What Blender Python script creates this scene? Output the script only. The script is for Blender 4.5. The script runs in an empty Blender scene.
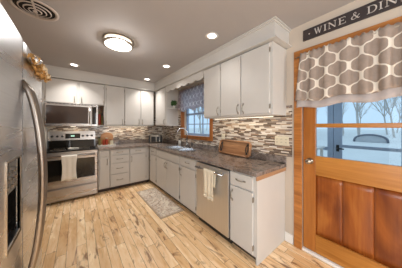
import bpy, bmesh, math, random
from mathutils import Vector, Matrix
R = math.radians
PI = math.pi
random.seed(7)
SC = bpy.context.scene
COL = SC.collection

# ------------------------------------------------------------ camera
cd = bpy.data.cameras.new('camera'); cam = bpy.data.objects.new('camera', cd); COL.objects.link(cam)
cd.sensor_width = 36; cd.lens = 159 / 402 * 36; cd.shift_y = -8 / 402; cd.clip_start = 0.02; cd.clip_end = 200
cam.location = (0, 0, 1.36); cam.rotation_euler = (R(90), 0, -math.atan(124 / 159))
SC.camera = cam
# ------------------------------------------------------------ world, sun, exposure
SC.view_settings.view_transform = 'Standard'; SC.view_settings.look = 'None'
SC.view_settings.gamma = 1; SC.view_settings.use_curve_mapping = False
SC.view_settings.exposure = -0.12
W = bpy.data.worlds.new('sky'); SC.world = W; W.use_nodes = True
bgn = W.node_tree.nodes['Background']; bgn.inputs[0].default_value = (0.56, 0.76, 0.93, 1); bgn.inputs[1].default_value = 1.2
CAN_W = 13.0; FLUSH_W = 11.5; STRIP_W = 2.0
FILL_REAR = 52.0; FILL_LEFT = 84.0  # power of the fill lamps added at the unseen windows
WARM = (1.0, 0.965, 0.93)
CEIL = 2.48; WX = 1.96; BY = 4.38; LX = -1.05; RY = -3.0

# ------------------------------------------------------------ node helpers
class NT:
    def __init__(s, name):
        s.m = bpy.data.materials.new(name); s.m.use_nodes = True
        s.t = s.m.node_tree; s.b = s.t.nodes['Principled BSDF']
    def n(s, typ, **kw):
        nd = s.t.nodes.new(typ)
        for k, v in kw.items(): setattr(nd, k, v)
        return nd
    def l(s, a, b): s.t.links.new(a, b)
    def put(s, sock, v):
        if isinstance(v, (int, float)): sock.default_value = v
        elif isinstance(v, (tuple, list)): sock.default_value = v
        else: s.l(v, sock)
    def math(s, op, a, b=0.0, c=None):
        nd = s.n('ShaderNodeMath', operation=op)
        s.put(nd.inputs[0], a); s.put(nd.inputs[1], b)
        if c is not None: s.put(nd.inputs[2], c)
        return nd.outputs[0]
    def coords(s, scale=(1, 1, 1), kind='Object'):
        tc = s.n('ShaderNodeTexCoord'); mp = s.n('ShaderNodeMapping')
        s.l(tc.outputs[kind], mp.inputs[0]); mp.inputs['Scale'].default_value = scale
        return mp.outputs[0]
    def xyz(s):
        tc = s.n('ShaderNodeTexCoord'); sp = s.n('ShaderNodeSeparateXYZ'); s.l(tc.outputs['Object'], sp.inputs[0])
        return sp.outputs
    def noise(s, vec, scale, detail=3, rough=0.5, dist=0.0):
        nd = s.n('ShaderNodeTexNoise'); s.l(vec, nd.inputs['Vector'])
        nd.inputs['Scale'].default_value = scale; nd.inputs['Detail'].default_value = detail
        nd.inputs['Roughness'].default_value = rough; nd.inputs['Distortion'].default_value = dist
        return nd.outputs[0]
    def ramp(s, fac, stops, interp='LINEAR'):
        nd = s.n('ShaderNodeValToRGB'); nd.color_ramp.interpolation = interp
        e = nd.color_ramp.elements
        while len(e) < len(stops): e.new(0.5)
        for i, (p, c) in enumerate(stops):
            e[i].position = p; e[i].color = (*c, 1) if len(c) == 3 else c
        s.put(nd.inputs[0], fac); return nd.outputs[0]
    def mix(s, fac, a, b, mode='MIX'):
        nd = s.n('ShaderNodeMix', data_type='RGBA', blend_type=mode)
        s.put(nd.inputs[0], fac); s.put(nd.inputs[6], a if not (isinstance(a, tuple) and len(a) == 3) else (*a, 1))
        s.put(nd.inputs[7], b if not (isinstance(b, tuple) and len(b) == 3) else (*b, 1)); return nd.outputs[2]
    def comb(s, x, y, z=0.0):
        nd = s.n('ShaderNodeCombineXYZ'); s.put(nd.inputs[0], x); s.put(nd.inputs[1], y); s.put(nd.inputs[2], z); return nd.outputs[0]
    def white(s, vec, out=0):
        nd = s.n('ShaderNodeTexWhiteNoise', noise_dimensions='3D'); s.l(vec, nd.inputs['Vector']); return nd.outputs[out]
    def bump(s, h, strength=0.2, dist=0.01):
        nd = s.n('ShaderNodeBump'); s.l(h, nd.inputs['Height']); nd.inputs['Strength'].default_value = strength
        nd.inputs['Distance'].default_value = dist; s.l(nd.outputs[0], s.b.inputs['Normal'])
    def base(s, c): s.put(s.b.inputs['Base Color'], (*c, 1) if isinstance(c, tuple) and len(c) == 3 else c)
    def set(s, rough=None, metal=None, spec=None, **kw):
        if rough is not None: s.put(s.b.inputs['Roughness'], rough)
        if metal is not None: s.b.inputs['Metallic'].default_value = metal
        if spec is not None: s.b.inputs['Specular IOR Level'].default_value = spec
        for k, v in kw.items(): s.b.inputs[k.replace('_', ' ')].default_value = v

def srgb(r, g, b):
    f = lambda c: (c / 255 / 12.92) if c / 255 <= 0.04045 else ((c / 255 + 0.055) / 1.055) ** 2.4
    return (f(r), f(g), f(b))

def paint(name, c, rough=0.5, var=0.06, scale=6, metal=0.0):
    k = NT(name); v = k.coords()
    f = k.noise(v, scale, 4)
    k.base(k.mix(f, tuple(x * (1 - var) for x in c), tuple(min(1, x * (1 + var)) for x in c)))
    k.set(rough=rough, metal=metal); return k.m

def wood(name, dark, light, axis=2, scale=14, rough=0.35, stretch=0.07):
    k = NT(name); sc = [1, 1, 1]; sc[axis] = stretch
    v = k.coords(tuple(sc)); f = k.noise(v, scale, 5, 0.6, 0.8); g = k.noise(v, scale * 6, 3, 0.6)
    h = k.math('ADD', k.math('MULTIPLY', f, 0.7), k.math('MULTIPLY', g, 0.3))
    k.base(k.ramp(h, [(0.3, dark), (0.68, light)])); k.set(rough=rough); return k.m

def steel(name, axis=1, c=(0.62, 0.61, 0.60), rough=0.27):
    k = NT(name); sc = [60, 60, 60]; sc[axis] = 1.2
    v = k.coords(tuple(sc)); f = k.noise(v, 3, 4)
    sc2 = [6, 6, 6]; sc2[axis] = 0.6
    g = k.noise(k.coords(tuple(sc2)), 1.0, 3)
    k.base(k.mix(f, tuple(x * 0.88 for x in c), tuple(min(1, x * 1.08) for x in c)))
    k.set(metal=1.0, rough=k.math('ADD', rough - 0.06, k.math('MULTIPLY', g, 0.14))); k.bump(g, 0.05, 0.003); return k.m

def emis(name, c, s):
    k = NT(name); k.base(c); k.b.inputs['Emission Color'].default_value = (*c, 1); k.b.inputs['Emission Strength'].default_value = s; return k.m

M = {}
M['cab'] = paint('cabinet_paint', srgb(200, 196, 190), 0.36, 0.03)
M['wall'] = paint('wall_paint', srgb(196, 182, 166), 0.6, 0.03)
M['ceil'] = paint('ceiling_paint', srgb(172, 167, 165), 0.75, 0.03)
M['white'] = paint('white_trim_paint', srgb(228, 224, 218), 0.4, 0.02)
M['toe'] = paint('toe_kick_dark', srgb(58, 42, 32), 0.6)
M['pewter'] = paint('pewter_metal', srgb(158, 150, 138), 0.38, 0.1, 60, 0.7)
M['nickel'] = paint('brushed_nickel', srgb(170, 160, 146), 0.3, 0.05, 60, 0.95)
M['black'] = paint('black_plastic', (0.012, 0.012, 0.012), 0.3, 0.3)
M['mwglass'] = paint('microwave_glass', srgb(62, 50, 44), 0.12, 0.2)
M['glossblack'] = paint('black_glass', (0.01, 0.009, 0.008), 0.05, 0.3)
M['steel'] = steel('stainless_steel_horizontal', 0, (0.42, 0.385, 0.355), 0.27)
M['steel_y'] = steel('stainless_steel_brushed', 1, (0.70, 0.71, 0.73), 0.26)
M['handle_steel'] = paint('handle_steel', srgb(150, 142, 134), 0.3, 0.06, 20, 1.0)
M['steel_dw'] = steel('stainless_steel_dishwasher', 2, (0.74, 0.75, 0.77), 0.4)
M['sinksteel'] = steel('sink_steel', 1, (0.55, 0.57, 0.60), 0.25)
M['chrome'] = paint('chrome', (0.5, 0.5, 0.51), 0.12, 0.03, 20, 1.0)
M['oak'] = wood('golden_oak_trim', srgb(128, 72, 26), srgb(196, 128, 62), 1)
M['oak_v'] = wood('golden_oak_trim_upright', srgb(128, 70, 24), srgb(190, 118, 54), 2)
M['door_h'] = wood('varnished_pine_rail', srgb(148, 90, 32), srgb(192, 132, 62), 1, 9, 0.28)
M['door_v'] = wood('varnished_pine_stile', srgb(144, 82, 30), srgb(184, 118, 54), 2, 9, 0.28)
M['board'] = wood('oiled_serving_wood', srgb(112, 70, 42), srgb(186, 138, 96), 1, 16, 0.4)
M['cutboard'] = wood('pale_cutting_wood', srgb(150, 98, 54), srgb(200, 148, 96), 0, 16, 0.4)
M['rawedge'] = wood('raw_edge_wood', srgb(150, 108, 74), srgb(190, 150, 112), 0, 20, 0.6)
M['cream'] = paint('cream_plastic', srgb(214, 204, 180), 0.35, 0.02)
M['cloth_w'] = paint('white_cotton', srgb(232, 226, 214), 0.9, 0.05, 40)
M['cloth_c'] = paint('cream_cotton', srgb(226, 214, 190), 0.9, 0.06, 40)
M['liner'] = paint('grey_curtain_lining', srgb(176, 166, 162), 0.9, 0.05, 20)
M['leaf'] = paint('plant_leaf', srgb(62, 98, 50), 0.5, 0.4, 30)
M['pot'] = paint('white_pot', srgb(220, 216, 208), 0.4, 0.03)
M['gold'] = paint('gold_leaf_foil', srgb(196, 156, 98), 0.38, 0.35, 30, 0.45)
M['ivory'] = paint('ivory_ribbon', srgb(226, 208, 176), 0.7, 0.12, 25)
M['silver'] = paint('silver_bauble', srgb(220, 224, 228), 0.15, 0.03, 10, 0.8)
M['red'] = paint('red_spice', srgb(168, 58, 34), 0.4, 0.2, 30)
M['olive'] = paint('olive_spice', srgb(112, 106, 62), 0.5, 0.2, 30)
M['vent'] = paint('vent_enamel', srgb(190, 178, 168), 0.45, 0.03)
M['duct_shade'] = paint('duct_shade_paint', srgb(24, 20, 18), 0.8, 0.1)  # near-black for the shade inside the vent
M['sign'] = paint('sign_board_charcoal', srgb(52, 44, 44), 0.5, 0.25, 14)
M['signtxt'] = paint('sign_lettering', srgb(198, 190, 182), 0.6, 0.12, 40)
M['lens'] = emis('lit_can_lens', (1.0, 0.93, 0.84), 9.0)
M['dome'] = emis('lit_glass_dome', (1.0, 0.93, 0.82), 4.2)
M['strip'] = emis('lit_strip', (1.0, 0.88, 0.7), 2.5)
M['clock'] = emis('range_display', (0.25, 0.5, 0.45), 0.3)
M['snow'] = paint('frosty_ground', srgb(236, 234, 230), 0.9, 0.12, 0.7)
M['bark'] = paint('grey_bark', srgb(196, 188, 182), 0.9, 0.2, 8)
M['porchf'] = paint('pale_porch_paint', srgb(160, 172, 190), 0.6, 0.05)
M['deck'] = paint('deck_board', srgb(206, 206, 206), 0.8, 0.1, 5)
M['cover'] = paint('grey_cover', srgb(190, 190, 192), 0.7, 0.1)
M['vinyl'] = paint('window_vinyl', srgb(150, 170, 200), 0.4, 0.02)

def glass_mat():
    k = NT('window_glass'); k.t.nodes.remove(k.b)
    out = k.t.nodes['Material Output']; tr = k.n('ShaderNodeBsdfTransparent'); gl = k.n('ShaderNodeBsdfGlossy')
    gl.inputs['Roughness'].default_value = 0.03
    tr.inputs[0].default_value = (0.93, 0.97, 1, 1)
    fr = k.n('ShaderNodeFresnel'); fr.inputs[0].default_value = 1.3
    ge = k.n('ShaderNodeNewGeometry'); fac = k.math('MULTIPLY', fr.outputs[0], k.math('SUBTRACT', 1.0, ge.outputs['Backfacing']))
    mx = k.n('ShaderNodeMixShader'); k.l(fac, mx.inputs[0]); k.l(tr.outputs[0], mx.inputs[1]); k.l(gl.outputs[0], mx.inputs[2])
    k.l(mx.outputs[0], out.inputs[0]); return k.m
M['glass'] = glass_mat()
M['hoop'] = paint('dark_hoop', srgb(112, 116, 126), 0.7)

def floor_mat():
    k = NT('hickory_plank_floor'); x, y, z = k.xyz()
    PW = 0.088; PL = 1.0
    xs = k.math('DIVIDE', x, PW); row = k.math('FLOOR', xs)
    off = k.math('MULTIPLY', k.white(k.comb(row, 3.3, 1.1)), PL)
    ys = k.math('DIVIDE', k.math('ADD', y, off), PL); cell = k.math('FLOOR', ys)
    rnd = k.white(k.comb(row, cell, 0.5)); rnd2 = k.white(k.comb(cell, row, 7.5))
    vx = k.comb(k.math('ADD', x, k.math('MULTIPLY', rnd, 9.0)), k.math('MULTIPLY', k.math('ADD', y, k.math('MULTIPLY', rnd2, 5.0)), 0.16), rnd)
    f = k.noise(vx, 14, 5, 0.6, 1.2); g = k.noise(vx, 70, 3, 0.6)
    h = k.math('ADD', k.math('MULTIPLY', f, 0.75), k.math('MULTIPLY', g, 0.25))
    c = k.ramp(h, [(0.30, srgb(214, 176, 130)), (0.46, srgb(244, 214, 174)), (0.62, srgb(254, 234, 202))])
    tint = k.ramp(rnd, [(0, srgb(230, 212, 190)), (0.5, srgb(240, 226, 208)), (1, srgb(255, 250, 242))])
    c = k.mix(1.0, c, tint, 'MULTIPLY')
    # dark hickory streaks and knots
    vk = k.comb(k.math('ADD', x, k.math('MULTIPLY', rnd2, 4.0)), k.math('MULTIPLY', k.math('ADD', y, k.math('MULTIPLY', rnd, 7.0)), 0.28), k.math('MULTIPLY', rnd, 3.0))
    kn = k.noise(vk, 7.5, 6, 0.62, 1.6)
    kf = k.ramp(kn, [(0.56, (0, 0, 0)), (0.66, (1, 1, 1))])
    c = k.mix(k.math('MULTIPLY', kf, 0.8), c, srgb(104, 58, 28))
    fx = k.math('FRACT', xs); ex = k.math('MINIMUM', fx, k.math('SUBTRACT', 1.0, fx))
    fy = k.math('FRACT', ys); ey = k.math('MULTIPLY', k.math('MINIMUM', fy, k.math('SUBTRACT', 1.0, fy)), PL / PW)
    e = k.math('MINIMUM', ex, ey); gap = k.math('LESS_THAN', e, 0.022)
    c = k.mix(k.math('MULTIPLY', gap, 0.75), c, srgb(96, 60, 36))
    k.base(c); k.set(rough=k.math('ADD', 0.15, k.math('MULTIPLY', f, 0.2))); k.bump(h, 0.08, 0.003); return k.m
M['floor'] = floor_mat()

def mosaic_mat(name, ax):
    k = NT(name); o = k.xyz(); u = o[ax]; z = o[2]
    TH = 0.0165
    zs = k.math('DIVIDE', z, TH); row = k.math('FLOOR', zs)
    off = k.white(k.comb(row, 1.7, 2.2)); wd = k.math('ADD', 0.06, k.math('MULTIPLY', k.white(k.comb(row, 9.1, 4.2)), 0.07))
    us = k.math('DIVIDE', k.math('ADD', u, off), wd); cell = k.math('FLOOR', us)
    rnd = k.white(k.comb(row, cell, 0.5))
    c = k.ramp(rnd, [(0, srgb(226, 218, 204)), (0.22, srgb(184, 164, 142)), (0.34, srgb(84, 66, 56)), (0.52, srgb(148, 118, 96)),
                     (0.62, srgb(206, 196, 184)), (0.73, srgb(112, 100, 96)), (0.84, srgb(58, 44, 38)), (0.94, srgb(236, 230, 220))], 'CONSTANT')
    n = k.noise(k.coords((30, 30, 30)), 2, 3)
    c = k.mix(k.math('MULTIPLY', n, 0.35), c, srgb(150, 126, 104))
    fz = k.math('FRACT', zs); ez = k.math('MINIMUM', fz, k.math('SUBTRACT', 1.0, fz))
    fu = k.math('FRACT', us); eu = k.math('DIVIDE', k.math('MULTIPLY', k.math('MINIMUM', fu, k.math('SUBTRACT', 1.0, fu)), wd), TH)
    e = k.math('MINIMUM', ez, eu); gap = k.math('LESS_THAN', e, 0.07)
    c = k.mix(gap, c, srgb(170, 158, 142)); k.base(c)
    k.set(rough=k.math('ADD', 0.15, k.math('MULTIPLY', rnd, 0.25))); k.bump(k.math('MINIMUM', e, 0.2), 0.3, 0.003); return k.m
M['mosaic_x'] = mosaic_mat('mosaic_tile_back', 0); M['mosaic_y'] = mosaic_mat('mosaic_tile_side', 1)

def laminate():
    k = NT('brown_marbled_laminate'); v = k.coords((1, 0.75, 1))
    f = k.noise(v, 5.5, 8, 0.68, 1.6); g = k.noise(v, 26, 4, 0.6, 0.5)
    h = k.math('ADD', k.math('MULTIPLY', f, 0.78), k.math('MULTIPLY', g, 0.22))
    k.base(k.ramp(h, [(0.34, srgb(62, 52, 48)), (0.46, srgb(108, 97, 90)), (0.54, srgb(146, 133, 124)), (0.60, srgb(112, 92, 80)), (0.70, srgb(190, 178, 168))]))
    k.set(rough=0.19, spec=0.75); return k.m
M['lam'] = laminate()

def trellis(name, c0, c1, w, h, y0=0.0, z0=0.0):
    k = NT(name); x, y, z = k.xyz()
    a = k.math('MULTIPLY', k.math('ADD', y, y0), 2 * PI / w); b = k.math('MULTIPLY', k.math('ADD', z, z0), 2 * PI / h)
    ca = k.math('COSINE', a); cb = k.math('COSINE', b)
    ga = k.math('MULTIPLY', k.math('SUBTRACT', 1.0, k.math('MULTIPLY', ca, ca)), ca)
    gb = k.math('MULTIPLY', k.math('SUBTRACT', 1.0, k.math('MULTIPLY', cb, cb)), cb)
    f = k.math('ADD', k.math('ADD', ca, cb), k.math('MULTIPLY', k.math('SUBTRACT', gb, ga), 0.6))
    f = k.math('ABSOLUTE', f); m = k.math('LESS_THAN', f, 0.27)
    n = k.noise(k.coords((1, 1, 1)), 22, 4, 0.6); cc = k.mix(n, tuple(v * 0.72 for v in c0), tuple(min(1, v * 1.2) for v in c0))
    k.base(k.mix(m, cc, c1)); k.set(rough=0.9); return k
M['trellis'] = trellis('taupe_trellis_fabric', srgb(156, 140, 128), srgb(222, 212, 198), 0.16, 0.215, 0.02, 0.03).m
_t = trellis('grey_trellis_fabric_thin', srgb(214, 206, 210), srgb(255, 252, 250), 0.125, 0.15, 0.0, 0.05)
def translucent(k, f):
    tl = k.n('ShaderNodeBsdfTranslucent'); mx = k.n('ShaderNodeMixShader'); mx.inputs[0].default_value = f
    src = k.b.inputs['Base Color'].links[0].from_socket; k.l(src, tl.inputs[0])
    k.l(k.b.outputs[0], mx.inputs[1]); k.l(tl.outputs[0], mx.inputs[2]); k.l(mx.outputs[0], k.t.nodes['Material Output'].inputs[0])
translucent(_t, 0.88)
M['trellis2'] = _t.m

def rug_mat():
    k = NT('faded_floral_rug'); o = k.xyz(); v = k.coords()
    f = k.noise(v, 16, 5, 0.6, 1.5); g = k.noise(v, 7, 3, 0.5, 2.5)
    c = k.ramp(f, [(0.38, srgb(128, 108, 92)), (0.47, srgb(208, 196, 180)), (0.55, srgb(190, 160, 134)), (0.63, srgb(136, 128, 126))])
    c = k.mix(k.ramp(g, [(0.5, (0, 0, 0)), (0.56, (1, 1, 1))]), c, srgb(214, 202, 184))
    ex = k.math('ABSOLUTE', o[0]); ey = k.math('ABSOLUTE', o[1])
    b = k.math('MAXIMUM', k.math('GREATER_THAN', ex, 0.175), k.math('GREATER_THAN', ey, 0.565))
    c = k.mix(k.math('MULTIPLY', b, 0.8), c, srgb(168, 146, 122)); k.base(c); k.set(rough=0.95); return k.m
M['rug'] = rug_mat()

def panel_mat():
    k = NT('varnished_plywood_panel'); v = k.coords((1, 1, 0.35))
    f = k.noise(v, 3.2, 4, 0.5, 1.0); g = k.noise(k.coords((1, 1, 0.05)), 60, 3)
    h = k.math('ADD', k.math('MULTIPLY', f, 0.85), k.math('MULTIPLY', g, 0.15))
    k.base(k.ramp(h, [(0.34, srgb(104, 48, 18)), (0.5, srgb(142, 76, 30)), (0.64, srgb(178, 110, 48))])); k.set(rough=0.22); return k.m
M['panel'] = panel_mat()

# ------------------------------------------------------------ mesh helpers
def BM(): return bmesh.new()
def box(bm, x0, x1, y0, y1, z0, z1, bev=0.0):
    r = bmesh.ops.create_cube(bm, size=1.0)
    vs = r['verts']
    for v in vs:
        v.co = Vector(((x0 + x1) / 2 + v.co.x * (x1 - x0), (y0 + y1) / 2 + v.co.y * (y1 - y0), (z0 + z1) / 2 + v.co.z * (z1 - z0)))
    if bev > 0:
        es = list({e for v in vs for e in v.link_edges})
        bmesh.ops.bevel(bm, geom=es, offset=bev, segments=2, affect='EDGES', profile=0.5)
    return bm
def tube(bm, pts, r, seg=10, cap=True):
    pts = [Vector(p) for p in pts]; rings = []
    n = len(pts); prev = None
    for i, p in enumerate(pts):
        d = (pts[min(i + 1, n - 1)] - pts[max(i - 1, 0)]).normalized()
        if prev is None:
            a = d.cross(Vector((0, 0, 1)))
            if a.length < 1e-3: a = d.cross(Vector((1, 0, 0)))
        else: a = prev - d * prev.dot(d)
        a.normalize(); prev = a; b = d.cross(a)
        rr = r[i] if isinstance(r, (list, tuple)) else r
        rings.append([bm.verts.new(p + a * math.cos(2 * PI * j / seg) * rr + b * math.sin(2 * PI * j / seg) * rr) for j in range(seg)])
    for i in range(n - 1):
        for j in range(seg):
            bm.faces.new((rings[i][j], rings[i][(j + 1) % seg], rings[i + 1][(j + 1) % seg], rings[i + 1][j]))
    if cap: bm.faces.new(rings[0][::-1]); bm.faces.new(rings[-1])
    return bm
def lathe(bm, prof, c=(0, 0, 0), seg=28, axis='Z'):
    rings = []
    def pt(r, h, a):
        if axis == 'Z': return Vector((c[0] + r * math.cos(a), c[1] + r * math.sin(a), c[2] + h))
        if axis == 'Y': return Vector((c[0] + r * math.cos(a), c[1] + h, c[2] + r * math.sin(a)))
        return Vector((c[0] + h, c[1] + r * math.cos(a), c[2] + r * math.sin(a)))
    for r, h in prof:
        if r < 1e-6: rings.append([bm.verts.new(pt(0, h, 0))])
        else: rings.append([bm.verts.new(pt(r, h, 2 * PI * j / seg)) for j in range(seg)])
    for i in range(len(prof) - 1):
        A, B = rings[i], rings[i + 1]
        for j in range(seg):
            j2 = (j + 1) % seg
            if len(A) == 1 and len(B) == 1: continue
            if len(A) == 1: bm.faces.new((A[0], B[j2], B[j]))
            elif len(B) == 1: bm.faces.new((A[j], A[j2], B[0]))
            else: bm.faces.new((A[j], A[j2], B[j2], B[j]))
    return bm
def prism(bm, poly, f0, f1):            # poly: 2D points; f0/f1 map a 2D point to 3D
    A = [bm.verts.new(f0(*p)) for p in poly]; B = [bm.verts.new(f1(*p)) for p in poly]
    n = len(poly)
    bm.faces.new(A); bm.faces.new(B[::-1])
    for i in range(n): bm.faces.new((A[i], B[i], B[(i + 1) % n], A[(i + 1) % n]))
    return bm
def link(name, bm, mat, parent=None, loc=(0, 0, 0), smooth=False, shift=True):
    if loc != (0, 0, 0) and shift: bmesh.ops.translate(bm, verts=bm.verts, vec=-Vector(loc))
    bmesh.ops.recalc_face_normals(bm, faces=bm.faces)
    me = bpy.data.meshes.new(name); bm.to_mesh(me); bm.free(); me.materials.append(mat)
    if smooth:
        for p in me.polygons: p.use_smooth = True
    o = bpy.data.objects.new(name, me); COL.objects.link(o)
    if parent: o.parent = parent
    elif shift: o.location = loc
    return o
def struct(name, bm, mat, parent=None, smooth=False):
    o = link(name, bm, mat, parent, smooth=smooth)
    if not parent: o['kind'] = 'structure'
    return o
def tag(o, label, cat, group=None, kind=None):
    o['label'] = label; o['category'] = cat
    if group: o['group'] = group
    if kind: o['kind'] = kind
    return o
class Thing:                             # an Empty at the base; parts are given in world coordinates unless local
    def __init__(s, name, label, cat, loc, rz=0.0, group=None, local=False):
        o = bpy.data.objects.new(name, None); COL.objects.link(o); o.location = loc; o.rotation_euler = (0, 0, rz)
        o.empty_display_size = 0.05
        tag(o, label, cat, group); s.o = o; s.loc = loc; s.local = local
    def part(s, name, bm, mat, parent=None, smooth=False):
        if not s.local: bmesh.ops.translate(bm, verts=bm.verts, vec=-Vector(s.loc))
        return link(name, bm, mat, parent or s.o, smooth=smooth)
def copy_tree(o, parent=None):
    c = o.copy(); COL.objects.link(c); c.parent = parent
    for ch in [q for q in bpy.data.objects if q.parent == o and q is not c]: copy_tree(ch, c)
    return c

# ============================================================ SETTING
struct('floor', box(BM(), LX - 0.1, WX + 0.12, RY - 0.1, BY + 0.1, -0.1, 0.0), M['floor'])
struct('ceiling', box(BM(), LX - 0.1, WX + 0.12, RY - 0.1, BY + 0.1, CEIL, CEIL + 0.1), M['ceil'])
struct('wall_back', box(BM(), LX - 0.1, WX, BY, BY + 0.1, 0, CEIL), M['wall'])
bm = BM()
LW0, LW1, LZ0, LZ1 = -2.4, 0.2, 0.35, 2.15      # opening of an added, unseen window left of the camera
box(bm, LX - 0.1, LX, RY, LW0, 0, CEIL); box(bm, LX - 0.1, LX, LW1, BY, 0, CEIL)
box(bm, LX - 0.1, LX, LW0, LW1, 0, LZ0); box(bm, LX - 0.1, LX, LW0, LW1, LZ1, CEIL)
struct('wall_left', bm, M['wall'])
def added_fill(name, loc, rot, w, h, power):  # area lamp added to brighten the room from out of view
    ld = bpy.data.lights.new(name, 'AREA'); ld.shape = 'RECTANGLE'; ld.size = w; ld.size_y = h; ld.energy = power; ld.color = (0.93, 0.97, 1.0)
    o = bpy.data.objects.new(name, ld); COL.objects.link(o); o.location = loc; o.rotation_euler = rot
added_fill('added_fill_left', (LX - 0.02, (LW0 + LW1) / 2, (LZ0 + LZ1) / 2), (0, R(-90), 0), LZ1 - LZ0, LW1 - LW0, FILL_LEFT)  # fill lamp added in the left wall opening
added_fill('added_fill_rear', (1.35, RY - 0.02, 1.5), (R(90), 0, 0), 1.0, 1.2, FILL_REAR)  # fill lamp added in the rear wall opening
# rear wall with an opening for the added window
bm = BM()
RX0, RX1 = 0.85, 1.85
box(bm, LX, RX0, RY - 0.1, RY, 0, CEIL); box(bm, RX1, WX, RY - 0.1, RY, 0, CEIL)
box(bm, RX0, RX1, RY - 0.1, RY, 0, 0.9); box(bm, RX0, RX1, RY - 0.1, RY, 2.1, CEIL)
struct('wall_rear', bm, M['wall'])
# right wall with the sink window and door openings
WY0, WY1, WZ0, WZ1 = 2.235, 3.13, 1.14, 2.10      # sink window
DY0, DY1, DZ1 = -0.215, 0.70, 2.12                # door opening
bm = BM()
T = WX + 0.12
box(bm, WX, T, WY1, BY + 0.1, 0, CEIL); box(bm, WX, T, DY1, WY0, 0, CEIL)
box(bm, WX, T, WY0, WY1, 0, WZ0); box(bm, WX, T, WY0, WY1, WZ1, CEIL)
box(bm, WX, T, RY - 0.1, DY0, 0, CEIL); box(bm, WX, T, DY0, DY1, DZ1, CEIL)
struct('wall_right', bm, M['wall'])

# soffits with a small moulding, L-shaped run + near end
SFX = 1.62; SFY = 4.05; SE = 0.835; MZ = 2.27
bm = BM()
poly = [(LX, SFY), (SFX, SFY), (SFX, SE), (WX, SE), (WX, BY), (LX, BY)]
prism(bm, poly, lambda a, b: Vector((a, b, MZ)), lambda a, b: Vector((a, b, CEIL)))
sof = struct('soffit', bm, M['cab'])
bm = BM()
def ring_strip(z0, z1, t):
    poly = [(LX, SFY - t), (SFX - t, SFY - t), (SFX - t, SE - t), (WX, SE - t), (WX, SE), (SFX, SE), (SFX, SFY), (LX, SFY)]
    prism(bm, poly, lambda a, b: Vector((a, b, z0)), lambda a, b: Vector((a, b, z1)))
ring_strip(MZ + 0.002, MZ + 0.014, 0.034); ring_strip(MZ + 0.0145, MZ + 0.03, 0.018); ring_strip(CEIL - 0.014, CEIL, 0.026); ring_strip(CEIL - 0.03, CEIL - 0.0145, 0.012)
o = struct('trim_soffit', bm, M['cab'])

# backsplash
bm = BM(); box(bm, -0.5, 1.95, BY - 0.008, BY, 1.0, 1.62)
struct('trim_backsplash_back', bm, M['mosaic_x'])
bm = BM()
XB = WX - 0.008
box(bm, XB, WX, 3.295, BY - 0.009, 1.0, 1.62); box(bm, XB, WX, 0.80, 2.15, 1.0, 1.60); box(bm, XB, WX, 2.15, 3.295, 1.0, 1.075)
struct('trim_backsplash_right', bm, M['mosaic_y'])
# baseboards
struct('baseboard_right', box(BM(), WX - 0.014, WX, 0.785, 0.878, 0, 0.105, 0.003), M['white'])
struct('baseboard_left', box(BM(), LX, LX + 0.014, RY, 0.6, 0, 0.105, 0.003), M['white'])
struct('baseboard_rear', box(BM(), LX + 0.015, WX, RY, RY + 0.014, 0, 0.105, 0.003), M['white'])

# ---------------- window over the sink
def make_window(name, x, y0, y1, z0, z1, cas=True):
    pass
win = struct('window_1', (lambda b: [box(b, WX - 0.02, WX, WY1, WY1 + 0.14, WZ0 - 0.06, 2.2, 0.004),
      box(b, WX - 0.02, WX, WY0 - 0.085, WY0, WZ0 - 0.06, 2.2, 0.004),
      box(b, WX - 0.02, WX, WY0, WY1, WZ0 - 0.06, WZ0, 0.004),
      box(b, WX - 0.02, WX, WY0, WY1, WZ1, 2.2, 0.004),
      box(b, WX - 0.045, WX + 0.02, WY0 - 0.01, WY1 + 0.01, WZ0 - 0.004, WZ0 + 0.016, 0.004)] and b)(BM()), M['oak_v'])
bm = BM(); x0, x1 = WX + 0.045, WX + 0.085
box(bm, x0, x1, WY0, WY0 + 0.04, WZ0, WZ1); box(bm, x0, x1, WY1 - 0.04, WY1, WZ0, WZ1)
box(bm, x0, x1, WY0, WY1, WZ0 + 0.016, WZ0 + 0.06); box(bm, x0, x1, WY0, WY1, WZ1 - 0.04, WZ1); box(bm, x0, x1, WY0, WY1, 1.60, 1.64)
for k in range(1, 3):
    yy = WY0 + (WY1 - WY0) * k / 3; box(bm, x0 + 0.01, x1 - 0.01, yy - 0.009, yy + 0.009, WZ0 + 0.02, WZ1)
for zz in (1.40, 1.86): box(bm, x0 + 0.01, x1 - 0.01, WY0, WY1, zz - 0.009, zz + 0.009)
link('window_sash', bm, M['vinyl'], win)
link('window_pane', box(BM(), WX + 0.063, WX + 0.067, WY0 + 0.002, WY1 - 0.002, WZ0 + 0.03, WZ1), M['glass'], win)
# added rear window, unseen behind the camera, frames the rear fill lamp
bm = BM(); rw = []
for (a, b_, c, d) in ((RX0 - 0.07, RX0, 0.83, 2.17), (RX1, RX1 + 0.07, 0.83, 2.17), (RX0, RX1, 0.83, 0.9), (RX0, RX1, 2.1, 2.17)): box(bm, a, b_, RY, RY + 0.02, c, d, 0.003)
box(bm, 1.33, 1.37, RY - 0.07, RY - 0.03, 0.9, 2.1)
w2 = struct('added_window_2', bm, M['oak_v'])
link('window_pane', box(BM(), RX0, RX1, RY - 0.052, RY - 0.048, 0.9, 2.1), M['glass'], w2)

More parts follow.
